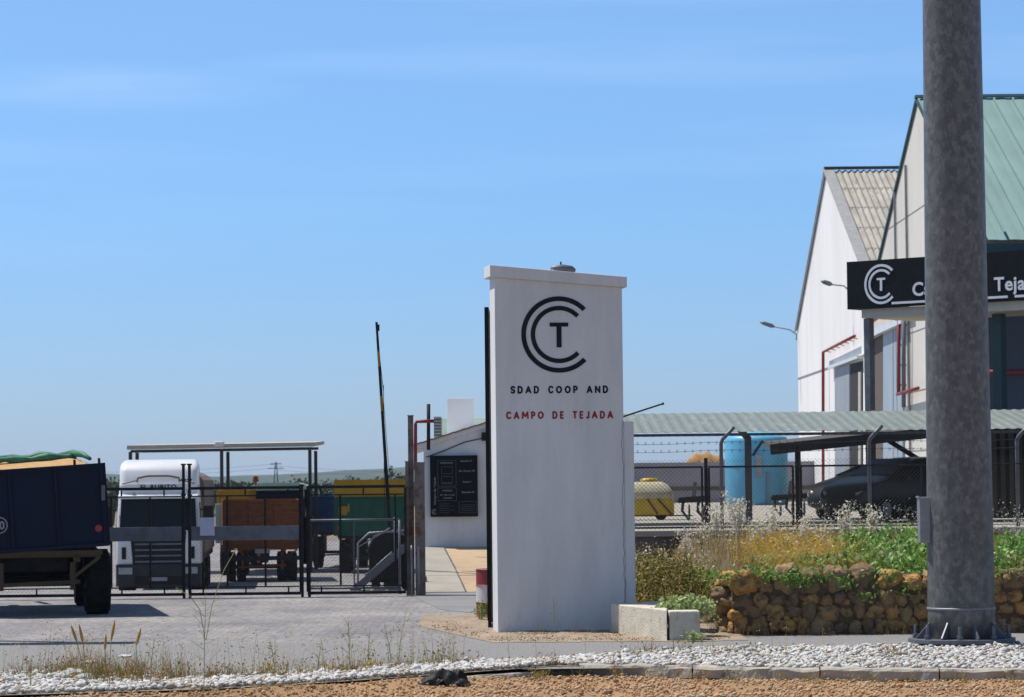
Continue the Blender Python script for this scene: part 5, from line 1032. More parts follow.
# barn 2: cream gable, teal sheet roof
D_r2 = 94.0; X2_ = XD(924, D_r2); zr2 = U(919.5, 103, D_r2).z; Dn2, Df2 = 81.8, 106.5; zn2 = U(1000, 240, Dn2).z; zf2 = zr2 - .415 * (Df2 - D_r2)
b2, q2 = barn('cream_barn', 'cream walled warehouse with a teal sheet metal roof, right of the mast', X2_, Dn2, D_r2, Df2, zn2, zr2, zf2, M['cream_wall'], M['teal_roof'], X2_ + 26, 44, .012, True)
o2 = Vector((X2_, D_r2, TER))
m = MB(); m.box(0, 26, Dn2 - .4 - D_r2, Dn2 - .05 - D_r2, zn2 - TER - .62, zn2 - TER - .12); m.build('gutter', M['teal_dark'], b2)
m = MB(); m.bar(q2(X2_ - .06, D_r2, zr2 + .12), q2(X2_ - .06, Df2 + .25, zf2 - .02), .04, .1); m.build('verge_trim', M['teal_dark'], b2); m = MB(); m.bar(q2(X2_ - .06, D_r2, zr2 + .12), q2(X2_ - .06, Dn2 - .35, zn2 + .0), .04, .1); m.build('verge_trim', M['teal_dark'], b2)
for i in range(45):
    xs_ = X2_ + i * .59; m = MB(); m.bar(q2(xs_, Dn2 - .37, zn2 + .17), q2(xs_, D_r2, zr2 + .17), .05, .07); m.build('seam', M['teal_roof'], b2)
m = MB(); m.bar(q2(X2_ - .1, D_r2, zr2 + .2), q2(X2_ + 26, D_r2, zr2 + .2), .3, .08); m.build('ridge_cap', M['teal_roof'], b2)
m = MB(); m.box(.02, 26, Dn2 - D_r2 - .05, Dn2 - D_r2 - .002, -.5, zn2 - TER - .65); m.build('front_cladding', M['slate_wall'], b2)
m = MB(); m.tube([(0.1, Dn2 - D_r2 - .2, U(1000, 372.5, Dn2).z - TER), (26, Dn2 - D_r2 - .2, U(1000, 372.5, Dn2).z - TER + .05)], .07, 8); m.build('red_rail', M['red_pipe'], b2, smooth=True)
wall_panel(b2, o2, X2_, [(885.5, BY), (905, BY), (905, 323), (885.5, 330)], .003, M['door_blue'], 'sliding_door', .08)
wall_panel(b2, o2, X2_, [(876, BY), (885, BY), (885, 333), (876, 337)], .003, M['brown_strip'], 'door_post', .03)
wall_panel(b2, o2, X2_, [(872.5, BY), (876, BY), (876, 337), (872.5, 338)], .003, M['dark_inside'], 'door_opening', .03)
wall_panel(b2, o2, X2_, [(873, 341), (885.5, 334), (910, 323), (910, 319), (885.5, 327), (873, 334)], .09, M['truck_white'], 'door_track', .2)
wall_panel(b2, o2, X2_, [(895.2, BY), (896, BY), (896, 327), (895.2, 327)], .085, M['flashing'], 'panel_joint', .01)
for px in (898, 909.5):
    t = onX(X2_, px, 300); m = MB(); m.tube([(-.06, t.y - D_r2, 0), (-.06, t.y - D_r2, U(px, 165 if px > 900 else 190, t.y).z - TER)], .045, 6); m.build('wall_conduit', M['flashing'], b2)
for k in range(1, 6):   # cladding joints of the cream gable
    z = k * 1.9; ya = Dn2 - D_r2 + .05; yb = Df2 - D_r2 - .05
    top = lambda y: (zr2 - TER) - abs(y) * (.415 if y > 0 else (zr2 - zn2) / (D_r2 - Dn2))
    y0_, y1_ = max(ya, -((zr2 - TER - z) / ((zr2 - zn2) / (D_r2 - Dn2)))), min(yb, (zr2 - TER - z) / .415)
    if y1_ > y0_: m = MB(); m.bar((-.006, y0_, z), (-.006, y1_, z), .01, .03); m.build('cladding_joint', M['flashing'], b2)
# fire pipes
def wp(X, px, py, off=.25): p = onX(X, px, py); return Vector((X - off, p.y, p.z))
r1 = empty('fire_pipe', (X1_ - .25, onX(X1_, 829, 400).y, TER), 0, 'red fire pipe climbing the white warehouse and running along above its door', 'pipe'); oo = Vector(r1.location)
m = MB(); pts = [wp(X1_, 829, 503), wp(X1_, 829, 352), wp(X1_, 845, 344), wp(X1_, 861, 336)]; m.tube([p - oo for p in pts], .065, 8); m.build('pipe_run', M['red_pipe'], r1, smooth=True)
for i in range(7):
    a = wp(X1_, 831 + i * 4.4, 351 - i * 2.25); m = MB(); m.bar(a - oo, a - oo + Vector((.25, 0, -.05)), .03); m.build('bracket', M['red_pipe'], r1)
r2 = empty('fire_pipe', (X2_ - .25, onX(X2_, 906, 400).y, TER), 0, 'red fire pipe beside the light blue sliding door of the cream warehouse', 'pipe'); oo = Vector(r2.location)
for k_ in range(4):
    a = wp(X2_, 906.5, 385 - 20 * k_); m = MB(); m.bar(a - oo, a - oo + Vector((.25, 0, 0)), .04); m.build('bracket', M['red_pipe'], r2)
m = MB(); pts = [wp(X2_, 906.5, 393), wp(X2_, 906.5, 316)]; m.tube([p - oo for p in pts], .06, 8); pts = [wp(X2_, 874, 325), wp(X2_, 884, 318), wp(X2_, 915, 305)]; m.tube([p - oo for p in pts], .07, 8); pts = [wp(X2_, 905, 394), wp(X2_, 926, 388)]; m.tube([p - oo for p in pts], .06, 8); m.build('pipe_run', M['red_pipe'], r2, smooth=True)
pts = [wp(X2_, 911.5, 407), wp(X2_, 911.5, 312)]; pipe('drain_pipe', pts, .07, 'dark grey drain pipe just right of the red fire pipe on the cream warehouse', M['grey_steel'])
# bracket lamps on the gable
def arm_lamp(X, px, py, px2, py2, label):
    a = onX(X, px, py); b = U(px2, py2, a.y); root = empty('wall_lamp', a, 0, label, 'lamp'); d = b - a
    m = MB(); m.tube([(0, 0, -.3), (0, 0, -.02), d * .18 + Vector((0, 0, .1)), d * .62], .035, 6); m.build('arm', M['flashing'], root, smooth=True)
    m = MB(); m.tube([d * .6, d * .68, d * .9, d], [.04, .1, .09, .03], 8); m.build('lamp_head', M['grey_steel'], root, smooth=True)
arm_lamp(X1_ - .1, 796.5, 334, 760, 322, 'street lamp arm reaching left from the far corner of the white warehouse')
arm_lamp(X1_ - .1, 849, 290, 821, 281, 'street lamp arm reaching left beside the black canopy sign')

# ---------------- filling station canopy with black fascia
th = R(41); e = Vector((math.cos(th), -math.sin(th), 0)); bk = Vector((math.sin(th), math.cos(th), 0)); CDp = 80.0
pc = U(847, 286, CDp); zt, zb_ = U(847, 262, CDp).z, U(847, 309.5, CDp).z
fc = empty('station_canopy', (pc.x, pc.y, TER), -th, 'filling station canopy with a black lettered fascia, left of and behind the mast', 'canopy')
m = MB(); m.box(0, 10.5, 0, .12, zb_ - TER, zt - TER); m.box(0, .12, .121, 2.6, zb_ - TER, zt - TER); m.box(10.38, 10.5, .121, 2.6, zb_ - TER, zt - TER); fs = m.build('fascia', M['black_paint'], fc)
m = MB(); m.box(.32, 10.2, .2, 2.7, zb_ - TER - .24, zb_ - TER - .003); m.build('soffit', M['cream_trim'], fc)
m = MB(); m.box(.125, 10.37, .13, 2.6, zt - TER - .3, zt - TER - .1); m.build('roof', M['flashing'], fc)
def cpos(px, py):   # canopy face coordinates of a pixel
    d = ray(px, py); n = -bk; t = (pc - CAM).dot(n) / d.dot(n); p = CAM + d * t; return (p - pc).dot(e), p.z - TER
cx_, cz_ = cpos(878.5, 284.3); m = MB(); emblem(m, cx_ + .09, cz_, .53, -.02, -.002); m.build('emblem', M['letter_white'], fs)
s0 = cpos(913, 296); s1 = cpos(994.5, 292); s2 = cpos(994.5, 275.5)
hC = abs(cpos(994.5, 277.5)[1] - cpos(994.5, 292)[1])
tx0 = s0[0]; tx1 = s1[0]; wTej = cpos(1024, 290)[0] - tx1
text('lettering', 'Tejada', Matrix.Translation((tx1, -.002, s1[1] - .1)), wTej * 1.62, hC + .1, M['letter_white'], fs, depth=.02, bold=.02)
text('lettering', 'Campo de', Matrix.Translation((tx0, -.002, s1[1] - .1)), (tx1 - tx0) * .9, hC + .1, M['letter_white'], fs, depth=.02, bold=.02)
u0 = cpos(892, 303); u1 = cpos(1009, 300); m = MB(); zz = cpos(994, 297.5)[1]; m.box(u0[0], cpos(1008, 297)[0], -.02, -.002, zz - .03, zz + .03); m.box(cpos(1015, 297)[0], tx1 + wTej * 1.6, -.02, -.002, zz - .03, zz + .03); m.build('underline', M['letter_white'], fs)
for t_ in (.40, 8.6):
    m = MB(); m.box(t_ - .09, t_ + .09, .3, .52, 0, zb_ - TER - .25); m.build('column', M['grey_steel'], fc)
m = MB(); t_ = cpos(972, 350)[0]; m.box(t_ - .13, t_ + .13, 1.2, 1.46, 0, zb_ - TER - .25); m.build('column', M['teal_dark'], fc)
# ================================================================ VEGETATION
def in_bed(n, seed, x0, x1, y0, y1):
    r = np.random.default_rng(seed); x = r.uniform(x0, x1, n); y = y0 + (y1 - y0) * r.uniform(0, 1, n) ** 1.2
    return np.stack([x, y, np.array([bed_z(a, b) - .01 for a, b in zip(x, y)])], 1), r
# dry grass over the bed
parts = []
P, r = in_bed(15000, 21, 2.7, 9.2, 40.5, 59.5); k = P[:, 0] / P[:, 1]
d = np.array([noise.noise(Vector((a * 1.1, b * .5, 3))) for a, b in P[:, :2]]); P = P[d > -.25]; n = len(P)
parts.append(blades(P, r.uniform(.12, .42, n) * (1 + .3 * d[d > -.25]), np.full(n, .008), np.full(n, .7), 22))
V, Fc = join(parts); tag(raw_mesh('dry_grass', V, Fc, M['dry_grass']), 'dry straw coloured grass covering the bed behind the stone wall', 'grass', kind='stuff')
# golden patch, left half of the bed
P, r = in_bed(15000, 23, 2.8, 6.2, 40.5, 52); kx = 512 + 3000 * P[:, 0] / P[:, 1]; P = P[(kx > 742 + r.normal(0, 10, len(P))) & (kx < 862 + r.normal(0, 14, len(P)))]; q = np.array([noise.noise(Vector((a_ * 2.3, b_ * .9, 12))) for a_, b_ in P[:, :2]]); P = P[q > -.2]; q = q[q > -.2]; n = len(P); gh = r.uniform(.12, .5, n) * (.8 + 1.2 * np.clip(q, -.2, .5))
a = blades(P, gh, np.full(n, .008), np.full(n, 1.0), 24); tips = P[:n // 2] + np.stack([r.normal(0, .06, n // 2), r.normal(0, .06, n // 2), gh[:n // 2] * r.uniform(.6, 1.0, n // 2)], 1)
V, Fc = join([a, leaves(tips, .045, 25)]); tag(raw_mesh('golden_weeds', V, Fc, M['golden_grass']), 'golden orange dried weeds behind the left half of the stone wall', 'weeds', kind='stuff')
# tall pale dry grass with seed heads, thin over the whole bed
P, r = in_bed(1500, 26, 2.2, 9.4, 43.5, 59.3); d = np.array([noise.noise(Vector((a * 1.6, b * .7, 9))) for a, b in P[:, :2]]); P = P[d > .08]; n = len(P); h = r.uniform(.3, .85, n)
a = blades(P, h, np.full(n, .006), np.full(n, .35), 27); tips = np.repeat(P, 3, 0) + np.stack([r.normal(0, .05, n * 3), r.normal(0, .05, n * 3), np.repeat(h, 3) * r.uniform(.75, 1.0, n * 3)], 1)
V, Fc = join([a, leaves(tips, .035, 28, -.4)]); tag(raw_mesh('pale_dry_grass', V, Fc, M['oat']), 'tall thin pale dry grass gone to seed below the fence', 'grass', kind='stuff')
x = np.array([XD(p, 47) for p in np.random.default_rng(5).uniform(636, 700, 260)]); P = np.stack([x, np.random.default_rng(6).uniform(42.5, 50, 260), np.zeros(260)], 1); n = 260; h = r.uniform(.5, 1.2, n)
a = blades(P, h, np.full(n, .007), np.full(n, .3), 29); tips = np.repeat(P, 4, 0) + np.stack([r.normal(0, .07, n * 4), r.normal(0, .07, n * 4), np.repeat(h, 4) * r.uniform(.6, 1.0, n * 4)], 1)
V, Fc = join([a, leaves(tips, .03, 30, -.2)]); tag(raw_mesh('yellow_dry_grass', V, Fc, M['golden_grass']), 'tall yellow dry grass rising behind the bush beside the sign tower', 'grass', kind='stuff')
# green leafy weeds
def leafy(kx0, kx1, y0, y1, n, hmax, seed, lsz):
    r = np.random.default_rng(seed); out = []; st = MB()
    for i in range(n):
        D = r.uniform(y0, y1); x = XD(r.uniform(kx0, kx1), D); z = bed_z(x, D); h = hmax * r.uniform(.35, 1)
        m_ = int(26 * h / hmax) + 14; c = np.stack([r.normal(0, .10 + .1 * h, m_), r.normal(0, .12, m_), r.uniform(.05, 1, m_) * h], 1) + np.array([x, D, z]); out.append(c)
    return np.concatenate(out)
C = np.concatenate([leafy(848, 928, 41, 45, 60, .62, 31, .1), leafy(800, 930, 40.5, 42.5, 50, .26, 32, .1), leafy(990, 1060, 40.6, 46, 70, .5, 33, .1), leafy(720, 780, 40.5, 41.5, 8, .16, 35, .1)])
V, Fc = leaves(C, .085, 34, .8); tag(raw_mesh('leafy_weeds', V, Fc, M['leaf_green']), 'fresh green broad leaved weeds behind the stone wall near the mast', 'weeds', kind='stuff')
C = np.concatenate([leafy(860, 930, 40.5, 43, 26, .3, 36, .1), leafy(740, 840, 40.5, 42.5, 40, .3, 37, .1), leafy(840, 930, 42, 47, 30, .5, 77, .1), leafy(1000, 1060, 40.5, 43, 14, .35, 38, .1)])
V, Fc = leaves(C, .075, 39, .8); tag(raw_mesh('pale_weeds', V, Fc, M['leaf_pale']), 'pale grey green weeds mixed in behind the stone wall', 'weeds', kind='stuff')
# weeds creeping over the wall face
C = []
r = np.random.default_rng(41)
for px, py, k in ((800, 580, 130), (720, 575, 60), (868, 595, 30), (905, 588, 40), (845, 580, 60), (760, 573, 60), (820, 574, 60), (885, 574, 60), (1005, 572, 50), (780, 574, 60)):
    c = U(px, py, 39.95); C.append(np.stack([r.normal(0, .12, k), r.normal(0, .05, k), r.normal(0, .06, k)], 1) + np.array(c))
V, Fc = leaves(np.concatenate(C), .06, 42); tag(raw_mesh('wall_creeper', V, Fc, M['leaf_green']), 'small green tufts growing out of the stone wall', 'weeds', kind='stuff')
# shrubs
def shrub(name, c, rad, n, lsz, mt, label, seed, stems=14, cat='shrub'):
    r = np.random.default_rng(seed); root = empty(name, c, 0, label, cat); d = r.normal(size=(n, 3)); d /= np.linalg.norm(d, axis=1)[:, None]
    rr = r.uniform(.35, 1, n) ** .5; q = d * rr[:, None]; lob = np.array([noise.noise(Vector(t) * 1.8 + Vector((seed, 0, 0))) for t in d]); q *= (1 + .55 * lob)[:, None]
    P = q * np.array(rad); P[:, 2] += rad[2] * .95; P = P[P[:, 2] > .02]
    V, Fc = leaves(P, lsz, seed + 1, .2); raw_mesh('foliage_or_spikelets', V, Fc, mt, root)
    m = MB()
    for i in range(stems):
        a = r.uniform(0, 6.28); b = Vector((math.cos(a) * rad[0] * r.uniform(.2, .9), math.sin(a) * rad[1] * r.uniform(.2, .9), rad[2] * r.uniform(1.0, 1.95))); m.tube([(0, 0, -.05), b * .45 + Vector((0, 0, .08)), b], [.012, .008, .003], 4)
    m.build('stems', M['stem'], root); return root
shrub('bush', (XD(668, 43.5), 43.5, 0), (.62, .5, .54), 4200, .05, M['leaf_bush'], 'scruffy olive and yellow bush between the sign tower and the stone wall', 51)
shrub('bush', (XD(650, 45.5), 45.5, 0), (.36, .4, .5), 2200, .045, M['leaf_bush'], 'taller thin yellowish bush hard against the side of the sign tower', 55)
shrub('bush', (XD(700, 45), 45, 0), (.42, .4, .40), 2200, .05, M['leaf_green'], 'dark green bush behind the left end of the stone wall', 57)
shrub('pale_leaved_plant', (XD(683, 39.6), 39.65, .25), (.38, .26, .16), 900, .07, M['leaf_pale'], 'low pale green leafy plant spreading over the end block of the low wall', 61, 6, 'plant')
shrub('pale_leaved_plant', (XD(690, 38.95), 38.6, 0), (.13, .1, .07), 120, .05, M['leaf_pale'], 'small green seedling tuft at the foot of the end block', 63, 3, 'plant')
shrub('pale_leaved_plant', (XD(480, 44.9), 44.9, 0.02), (.1, .1, .14), 160, .04, M['leaf_green'], 'green weed at the foot of the red and white drum', 64, 3, 'plant')
# wild oats: separate tall pale plants
def oat(px, py, D, h, seed, label, z=None, spread=.16, n=70):
    r = np.random.default_rng(seed); x = XD(px, D); z = bed_z(x, D) if z is None else z; root = empty('oat_plant', (x, D, z), 0, label, 'wild oats', 'pale seeding oat plants in front of the fence'); m = MB(); C = []
    for s in range(5):
        a = r.uniform(0, 6.28); tip = Vector((math.cos(a) * spread * r.uniform(.2, 1), math.sin(a) * .1, h * r.uniform(.75, 1))); m.tube([(0, 0, 0), (tip.x * .3, tip.y * .3, tip.z * .6), tuple(tip)], [.006, .005, .002], 4)
        for k in range(n // 5):
            t = r.uniform(.45, 1); c = np.array([tip.x * t ** 1.6, tip.y * t, tip.z * t]) + r.normal(0, 1, 3) * np.array([.05, .05, .03]); C.append(c)
    m.build('stalks', M['stem'], root); V, Fc = leaves(np.array(C), .055, seed + 1, -.6); raw_mesh('foliage_or_spikelets', V, Fc, M['oat'], root)  # oat spikelets, modelled as small leaf shapes
for i, (px, D, h, sp, n, lb) in enumerate(((738, 56, .95, .28, 260, 'tallest bushy pale oat plant in front of the blue tank'), (716, 57, .75, .2, 120, 'pale oat plant left of the blue tank by the slim black post'), (684, 58, .65, .2, 90, 'pale oat plant in front of the dark cultivator'),
        (771, 55, .7, .2, 120, 'pale oat plant in front of the right edge of the blue tank'), (845, 52, .85, .16, 130, 'pale upright oat plant in front of the car nose, left of the bent post'), (870, 50, .82, .13, 150, 'pale upright oat plant right against the bent fence post by the cars'), (802, 54, .6, .2, 90, 'pale oat plant below the front of the further car'),
        (756, 53, .55, .2, 90, 'shorter pale oat plant right of the tallest one'), (822, 51, .5, .15, 60, 'short pale oat plant under the nearer car'), (700, 56, .5, .18, 70, 'low pale oat plant between the two tanks'))):
    oat(px, 0, D - 3, h * 1.12, 70 + i, lb, spread=sp, n=int(n * 1.8))
for i, (px, h, lb) in enumerate(((646, 1.15, 'pale seeding oat plant beside the sign tower above the bush'), (662, 1.05, 'pale seeding oat plant over the middle of the olive bush'), (697, 1.1, 'pale seeding oat plant above the dark green bush'))):
    oat(px, 0, 46.5, h, 90 + i, lb, z=0, spread=.22, n=110)
# lilac thistle heads
r = np.random.default_rng(44); C = []
for px, py in ((783, 553), (790, 560), (812, 548), (818, 556), (828, 560), (800, 566), (838, 568), (775, 566)):
    c = U(px, py, 41.0); C += [np.array(c) + r.normal(0, .03, 3) for _ in range(10)]
V, Fc = leaves(np.array(C), .03, 45); tag(raw_mesh('thistle_flowers', V, Fc, M['lilac']), 'pale lilac thistle heads above the middle of the stone wall', 'flowers', kind='stuff')

# roadside weeds along the gravel
r = np.random.default_rng(81)
def verge_line(n, px0, px1, seed, dy=.0, sd=.35):
    r = np.random.default_rng(seed); px = r.uniform(px0, px1, n); x = np.array([XD(p, 33) for p in px]); y = np.array([far_y(t) for t in x]) + dy + r.normal(0, sd, n); return np.stack([x, y, np.full(n, .0)], 1)
def clumps(P, k, sp, seed):
    r = np.random.default_rng(seed); Q = np.repeat(P, k, 0); Q[:, :2] += r.normal(0, sp, (len(Q), 2)); return Q
P = clumps(np.concatenate([verge_line(70, 0, 470, 82), verge_line(22, 70, 190, 83, -.3), verge_line(10, 480, 720, 84, -.5), verge_line(8, 700, 1000, 88, -2)]), 22, .07, 85); n = len(P)
a = blades(P, r.uniform(.05, .22, n) * np.where((P[:, 0] > -4.9) & (P[:, 0] < -3.5), 1.8, 1), np.full(n, .008), np.full(n, .6), 86); b = leaves(P[::3] + np.stack([r.normal(0, .04, len(P[::3])), r.normal(0, .04, len(P[::3])), r.uniform(.02, .2, len(P[::3]))], 1), .035, 87)
V, Fc = join([a, b]); tag(raw_mesh('verge_weeds', V, Fc, M['red_weed']), 'low reddish and green weeds along the edge of the white gravel', 'weeds', kind='stuff')
P = clumps(np.concatenate([verge_line(26, 0, 120, 182, -.6), verge_line(20, 230, 450, 183, -.2)]), 14, .05, 185); n = len(P)
V, Fc = blades(P, r.uniform(.05, .22, n), np.full(n, .005), np.full(n, .5), 186); tag(raw_mesh('verge_grass', V, Fc, M['leaf_bush']), 'thin green grass among the roadside weeds', 'grass', kind='stuff')
# sparse dry tufts at wall foot and at tower foot
rr = np.random.default_rng(91); Q = []
for px in list(rr.uniform(700, 925, 16)) + list(rr.uniform(990, 1030, 4)): Q.append([XD(px, 39.85), 39.85 + rr.normal(0, .05), 0])
for px in rr.uniform(505, 620, 14): Q.append([XD(px, 40.8), 40.75 + rr.normal(0, .12), .02])
P = clumps(np.array(Q), 8, .035, 92); n = len(P); V, Fc = blades(P, rr.uniform(.05, .28, n) ** 1.2, np.full(n, .005), np.full(n, .45), 93); tag(raw_mesh('dry_tufts', V, Fc, M['dry_grass']), 'sparse dry tufts at the foot of the stone wall and the sign tower', 'grass', kind='stuff')
r = np.random.default_rng(290); px_ = np.concatenate([r.uniform(470, 1020, 26), r.uniform(535, 565, 5), r.uniform(695, 735, 4), r.uniform(200, 470, 8)]); Q = []
for p_ in px_:
    x_ = XD(p_, 32); y_ = kerb_y(x_) - abs(r.normal(0, .35)) - .03; Q.append([x_, y_, fore_z(x_, y_) - .095])
P = clumps(np.array(Q), 14, .045, 291); n = len(P); a = blades(P, r.uniform(.03, .2, n), np.full(n, .006), np.full(n, .8), 292); b = leaves(P[::2] + np.stack([r.normal(0, .03, len(P[::2])), r.normal(0, .03, len(P[::2])), r.uniform(.01, .12, len(P[::2]))], 1), .03, 293)
V, Fc = join([a, b]); tag(raw_mesh('kerb_weeds', V, Fc, M['verge_mix']), 'small orange and green tufts growing in the brown gravel along the kerb', 'weeds', kind='stuff')
x, y, r = scatter(1500, -7, 7.4, lambda t: kerb_y(t) + .12, lambda t: far_y(t) + .35, 295); sz = r.uniform(.006, .02, len(x)); tag(pebbles('mixed_grit', np.stack([x, y, .03 + sz * .3 + r.uniform(0, .02, len(x))], 1), sz, M['brown_stone'], 296), 'brown grit mixed into the white gravel', 'gravel', kind='stuff')
# thin seeding stalks along the whole left verge
r = np.random.default_rng(190); P = np.concatenate([verge_line(210, 0, 460, 191, -.3, .35), verge_line(60, 70, 200, 192, -.5, .3), verge_line(16, 480, 900, 193, -1, .4)]); n = len(P); h = r.uniform(.15, .62, n)
a = blades(P, h, np.full(n, .006), np.full(n, .25), 194); k = 9; tips = np.repeat(P, k, 0) + np.stack([r.normal(0, .035, n * k), r.normal(0, .03, n * k), np.repeat(h, k) * r.uniform(.15, 1.0, n * k)], 1)
V, Fc = join([a, leaves(tips, .022, 195)]); tag(raw_mesh('verge_stalks', V, Fc, M['verge_mix']), 'thin seeding stalks and small leaves along the left verge', 'weeds', kind='stuff')
# foxtails
def foxtail(heads, base, label):
    D = G(*base).y; b = G(*base); root = empty('foxtail_grass', b, 0, label, 'grass plant', 'ochre foxtail heads at the roadside')
    for (ax, ay), (bx_, by_) in heads:
        t = U(ax, ay, D) - b; q = U(bx_, by_, D) - b; m = MB(); m.tube([(0, 0, 0), (q.x * .5, 0, q.z * .5), q], .004, 4); m.build('stalk', M['stem'], root)
        pts = [q.lerp(t, k / 6) for k in range(7)]; h = MB(); h.tube(pts, [.006, .012, .016, .016, .014, .010, .003], 7); h.build('seed_head', M['foxtail'], root)
foxtail([((71, 625), (77, 642)), ((79, 624), (83, 643))], (88, 690), 'pair of ochre foxtail heads furthest to the left')
foxtail([((106, 634), (105, 650))], (108, 689), 'single short ochre foxtail head between the pair and the tall one')
foxtail([((115, 620), (111, 641))], (109, 692), 'tall ochre foxtail head leaning right')
foxtail([((141, 628), (136, 646))], (138, 688), 'pale yellowish foxtail head furthest to the right')
# slender stalk plants
def stalk(px, pyb, pyt, lean, label, mt, seed, br=6, dots=30, name='tall_weed', dot=.02, extra=None, rad=.0045, D=None):
    b = G(px, pyb) if D is None else U(px, pyb, D); D = b.y; r = np.random.default_rng(seed); root = empty(name, b, 0, label, 'weed', 'slender weeds on the roadside'); m = MB(); t = U(px + lean, pyt, D) - b; C = []
    m.tube([(0, 0, 0), (t.x * .3, 0, t.z * .5), t], [rad, rad * .8, rad * .4], 4)
    for i in range(br):
        f = .25 + .65 * i / max(br, 1); p = Vector((t.x * f ** 1.5, 0, t.z * f)); s = (-1) ** i; q = p + Vector((s * r.uniform(.05, .18) * t.z, r.uniform(-.05, .05), r.uniform(.05, .22) * t.z)); m.tube([p, q], [rad * .6, rad * .3], 3)
        for k in range(max(1, dots // max(br, 1))): C.append(np.array(p.lerp(q, r.uniform(.3, 1))) + r.normal(0, .012, 3))
    if extra:
        for pts in extra: m.tube([U(a, c, D) - b for a, c in pts], rad * .8, 4); C += [np.array(U(*pts[-1], D) - b) + r.normal(0, .008, 3) for _ in range(6)]
    for k in range(dots // 3): f = r.uniform(.1, 1); C.append(np.array([t.x * f, 0, t.z * f]) + r.normal(0, .01, 3))
    m.build('stalks', M['stem'], root); V, Fc = leaves(np.array(C), dot, seed + 1); raw_mesh('leaves', V, Fc, mt, root)
stalk(204, 692, 590, 2, 'tall wispy yellow green weed with a curled stalk left of centre', M['leaf_pale'], 101, 12, 130, extra=[[(206, 640), (212, 605), (224, 570), (236, 549)], [(205, 640), (200, 610), (190, 596), (176, 588)]], dot=.014)
for i, (px, pb, pt, ln, mt, br, dots, lb) in enumerate(((350, 672, 618, -2, 'leaf_bush', 8, 60, 'upright green weed with fine leaves, left of the small yellow flowers'), (368, 668, 628, 2, 'golden_grass', 4, 40, 'short orange weed just right of the fine green one'),
        (392, 672, 622, -8, 'leaf_bush', 5, 30, 'bare forked weed left of the black plastic scrap'), (398, 670, 612, 8, 'dry_grass', 5, 20, 'thin weed leaning right with a bare curved tip'), (445, 670, 640, -3, 'leaf_bush', 5, 40, 'small green weed above the black plastic scrap'),
        (275, 676, 640, -5, 'leaf_bush', 4, 40, 'low green weed with seeds left of the fine tall one'), (318, 672, 640, 4, 'dry_grass', 4, 26, 'thin dry weed at the middle of the left verge'), (30, 690, 655, 2, 'leaf_green', 4, 50, 'small green weed in the white stones at the far left'), (150, 688, 640, 4, 'red_weed', 6, 50, 'reddish weed beside the rightmost foxtail'),
        (616, 684, 655, -3, 'golden_grass', 4, 40, 'small golden weed in the brown gravel below the sign tower'), (555, 634, 596, -2, 'dry_grass', 3, 14, 'thin dry stalk in front of the base of the sign tower'), (772, 634, 600, 3, 'dry_grass', 3, 10, 'thin dry stalk leaning against the stone wall'), (834, 634, 615, 0, 'foxtail', 2, 8, 'short straw stalk at the foot of the stone wall'), (868, 634, 605, -2, 'leaf_bush', 5, 40, 'small green weed at the wall foot left of the mast'))):
    stalk(px, pb, pt, ln, lb, M[mt], 110 + i * 2, br, dots)
# yellow flowers
for px, py, lb in ((128, 676, 'pale yellow flower tuft at the foot of the rightmost foxtail'), (268, 668, 'small yellow flower tuft between the tall wispy weed and the orange yellow tuft'), (371, 666, 'bright yellow flower tuft beside the white gravel left of the black scrap'), (327, 668, 'orange yellow flower tuft in the left verge'), (72, 679, 'yellowish flower tuft near the pair of foxtails')):
    b = G(px, py + 3); root = empty('flower_tuft', b, 0, lb, 'flowers'); r = np.random.default_rng(px); V, Fc = leaves(r.normal(0, 1, (26, 3)) * np.array([.04, .03, .015]) + np.array([0, 0, .06]), .035, px); raw_mesh('petals', V, Fc, M['flower'], root)
    V, Fc = leaves(r.normal(0, 1, (20, 3)) * np.array([.05, .04, .015]) + np.array([0, 0, .03]), .035, px + 1); raw_mesh('leaves', V, Fc, M['leaf_green'], root)
# black plastic scrap and litter
b0, b1_ = G(415, 684, -.05), G(470, 684, -.05); m = MB()
def sc_(u, v):
    x = b0.x + (b1_.x - b0.x) * u; hgt = .02 + .13 * max(0, math.sin(u * 3.0)) ** 1.2 * math.sin(v * math.pi) + .07 * noise.noise(Vector((u * 7, v * 5, 2))) * math.sin(u * 3.14) * 1.2 + (.06 if .8 < u < .95 and v > .4 else 0)
    return (x, b0.y - .12 + .3 * v, -.07 + max(.0, hgt))
m.grid(sc_, 26, 14); tag(m.build('plastic_scrap', M['plastic_black'], solid=.004), 'crumpled black plastic scrap lying against the kerb', 'litter')
for px, py, mt, lb in ((125, 657, 'litter', 'flat white scrap of litter on the asphalt, left of the foxtails\' tips'), (90, 663, 'litter', 'longer thin white scrap of litter near the left gravel edge')):
    b = G(px, py); m = MB(); m.grid(lambda u, v: ((u - .5) * .13, (v - .5) * .3, .01 + .02 * abs(noise.noise(Vector((u * 4, v * 4, px))))), 8, 8); tag(m.build('litter_scrap', M[mt], solid=.003, loc=(b.x, b.y, .005)), lb.replace("'", ''), 'litter')
b = G(694, 637); m = MB(); m.tube([(-.11, 0, .035), (-.09, 0, .035), (.05, 0, .035), (.09, .01, .035), (.12, .01, .035)], [.012, .032, .034, .028, .012], 12); tag(m.build('plastic_bottle', M['litter_blue'], smooth=True, loc=(b.x, b.y, .0)), 'crushed pale blue plastic bottle at the foot of the stone wall', 'bottle')
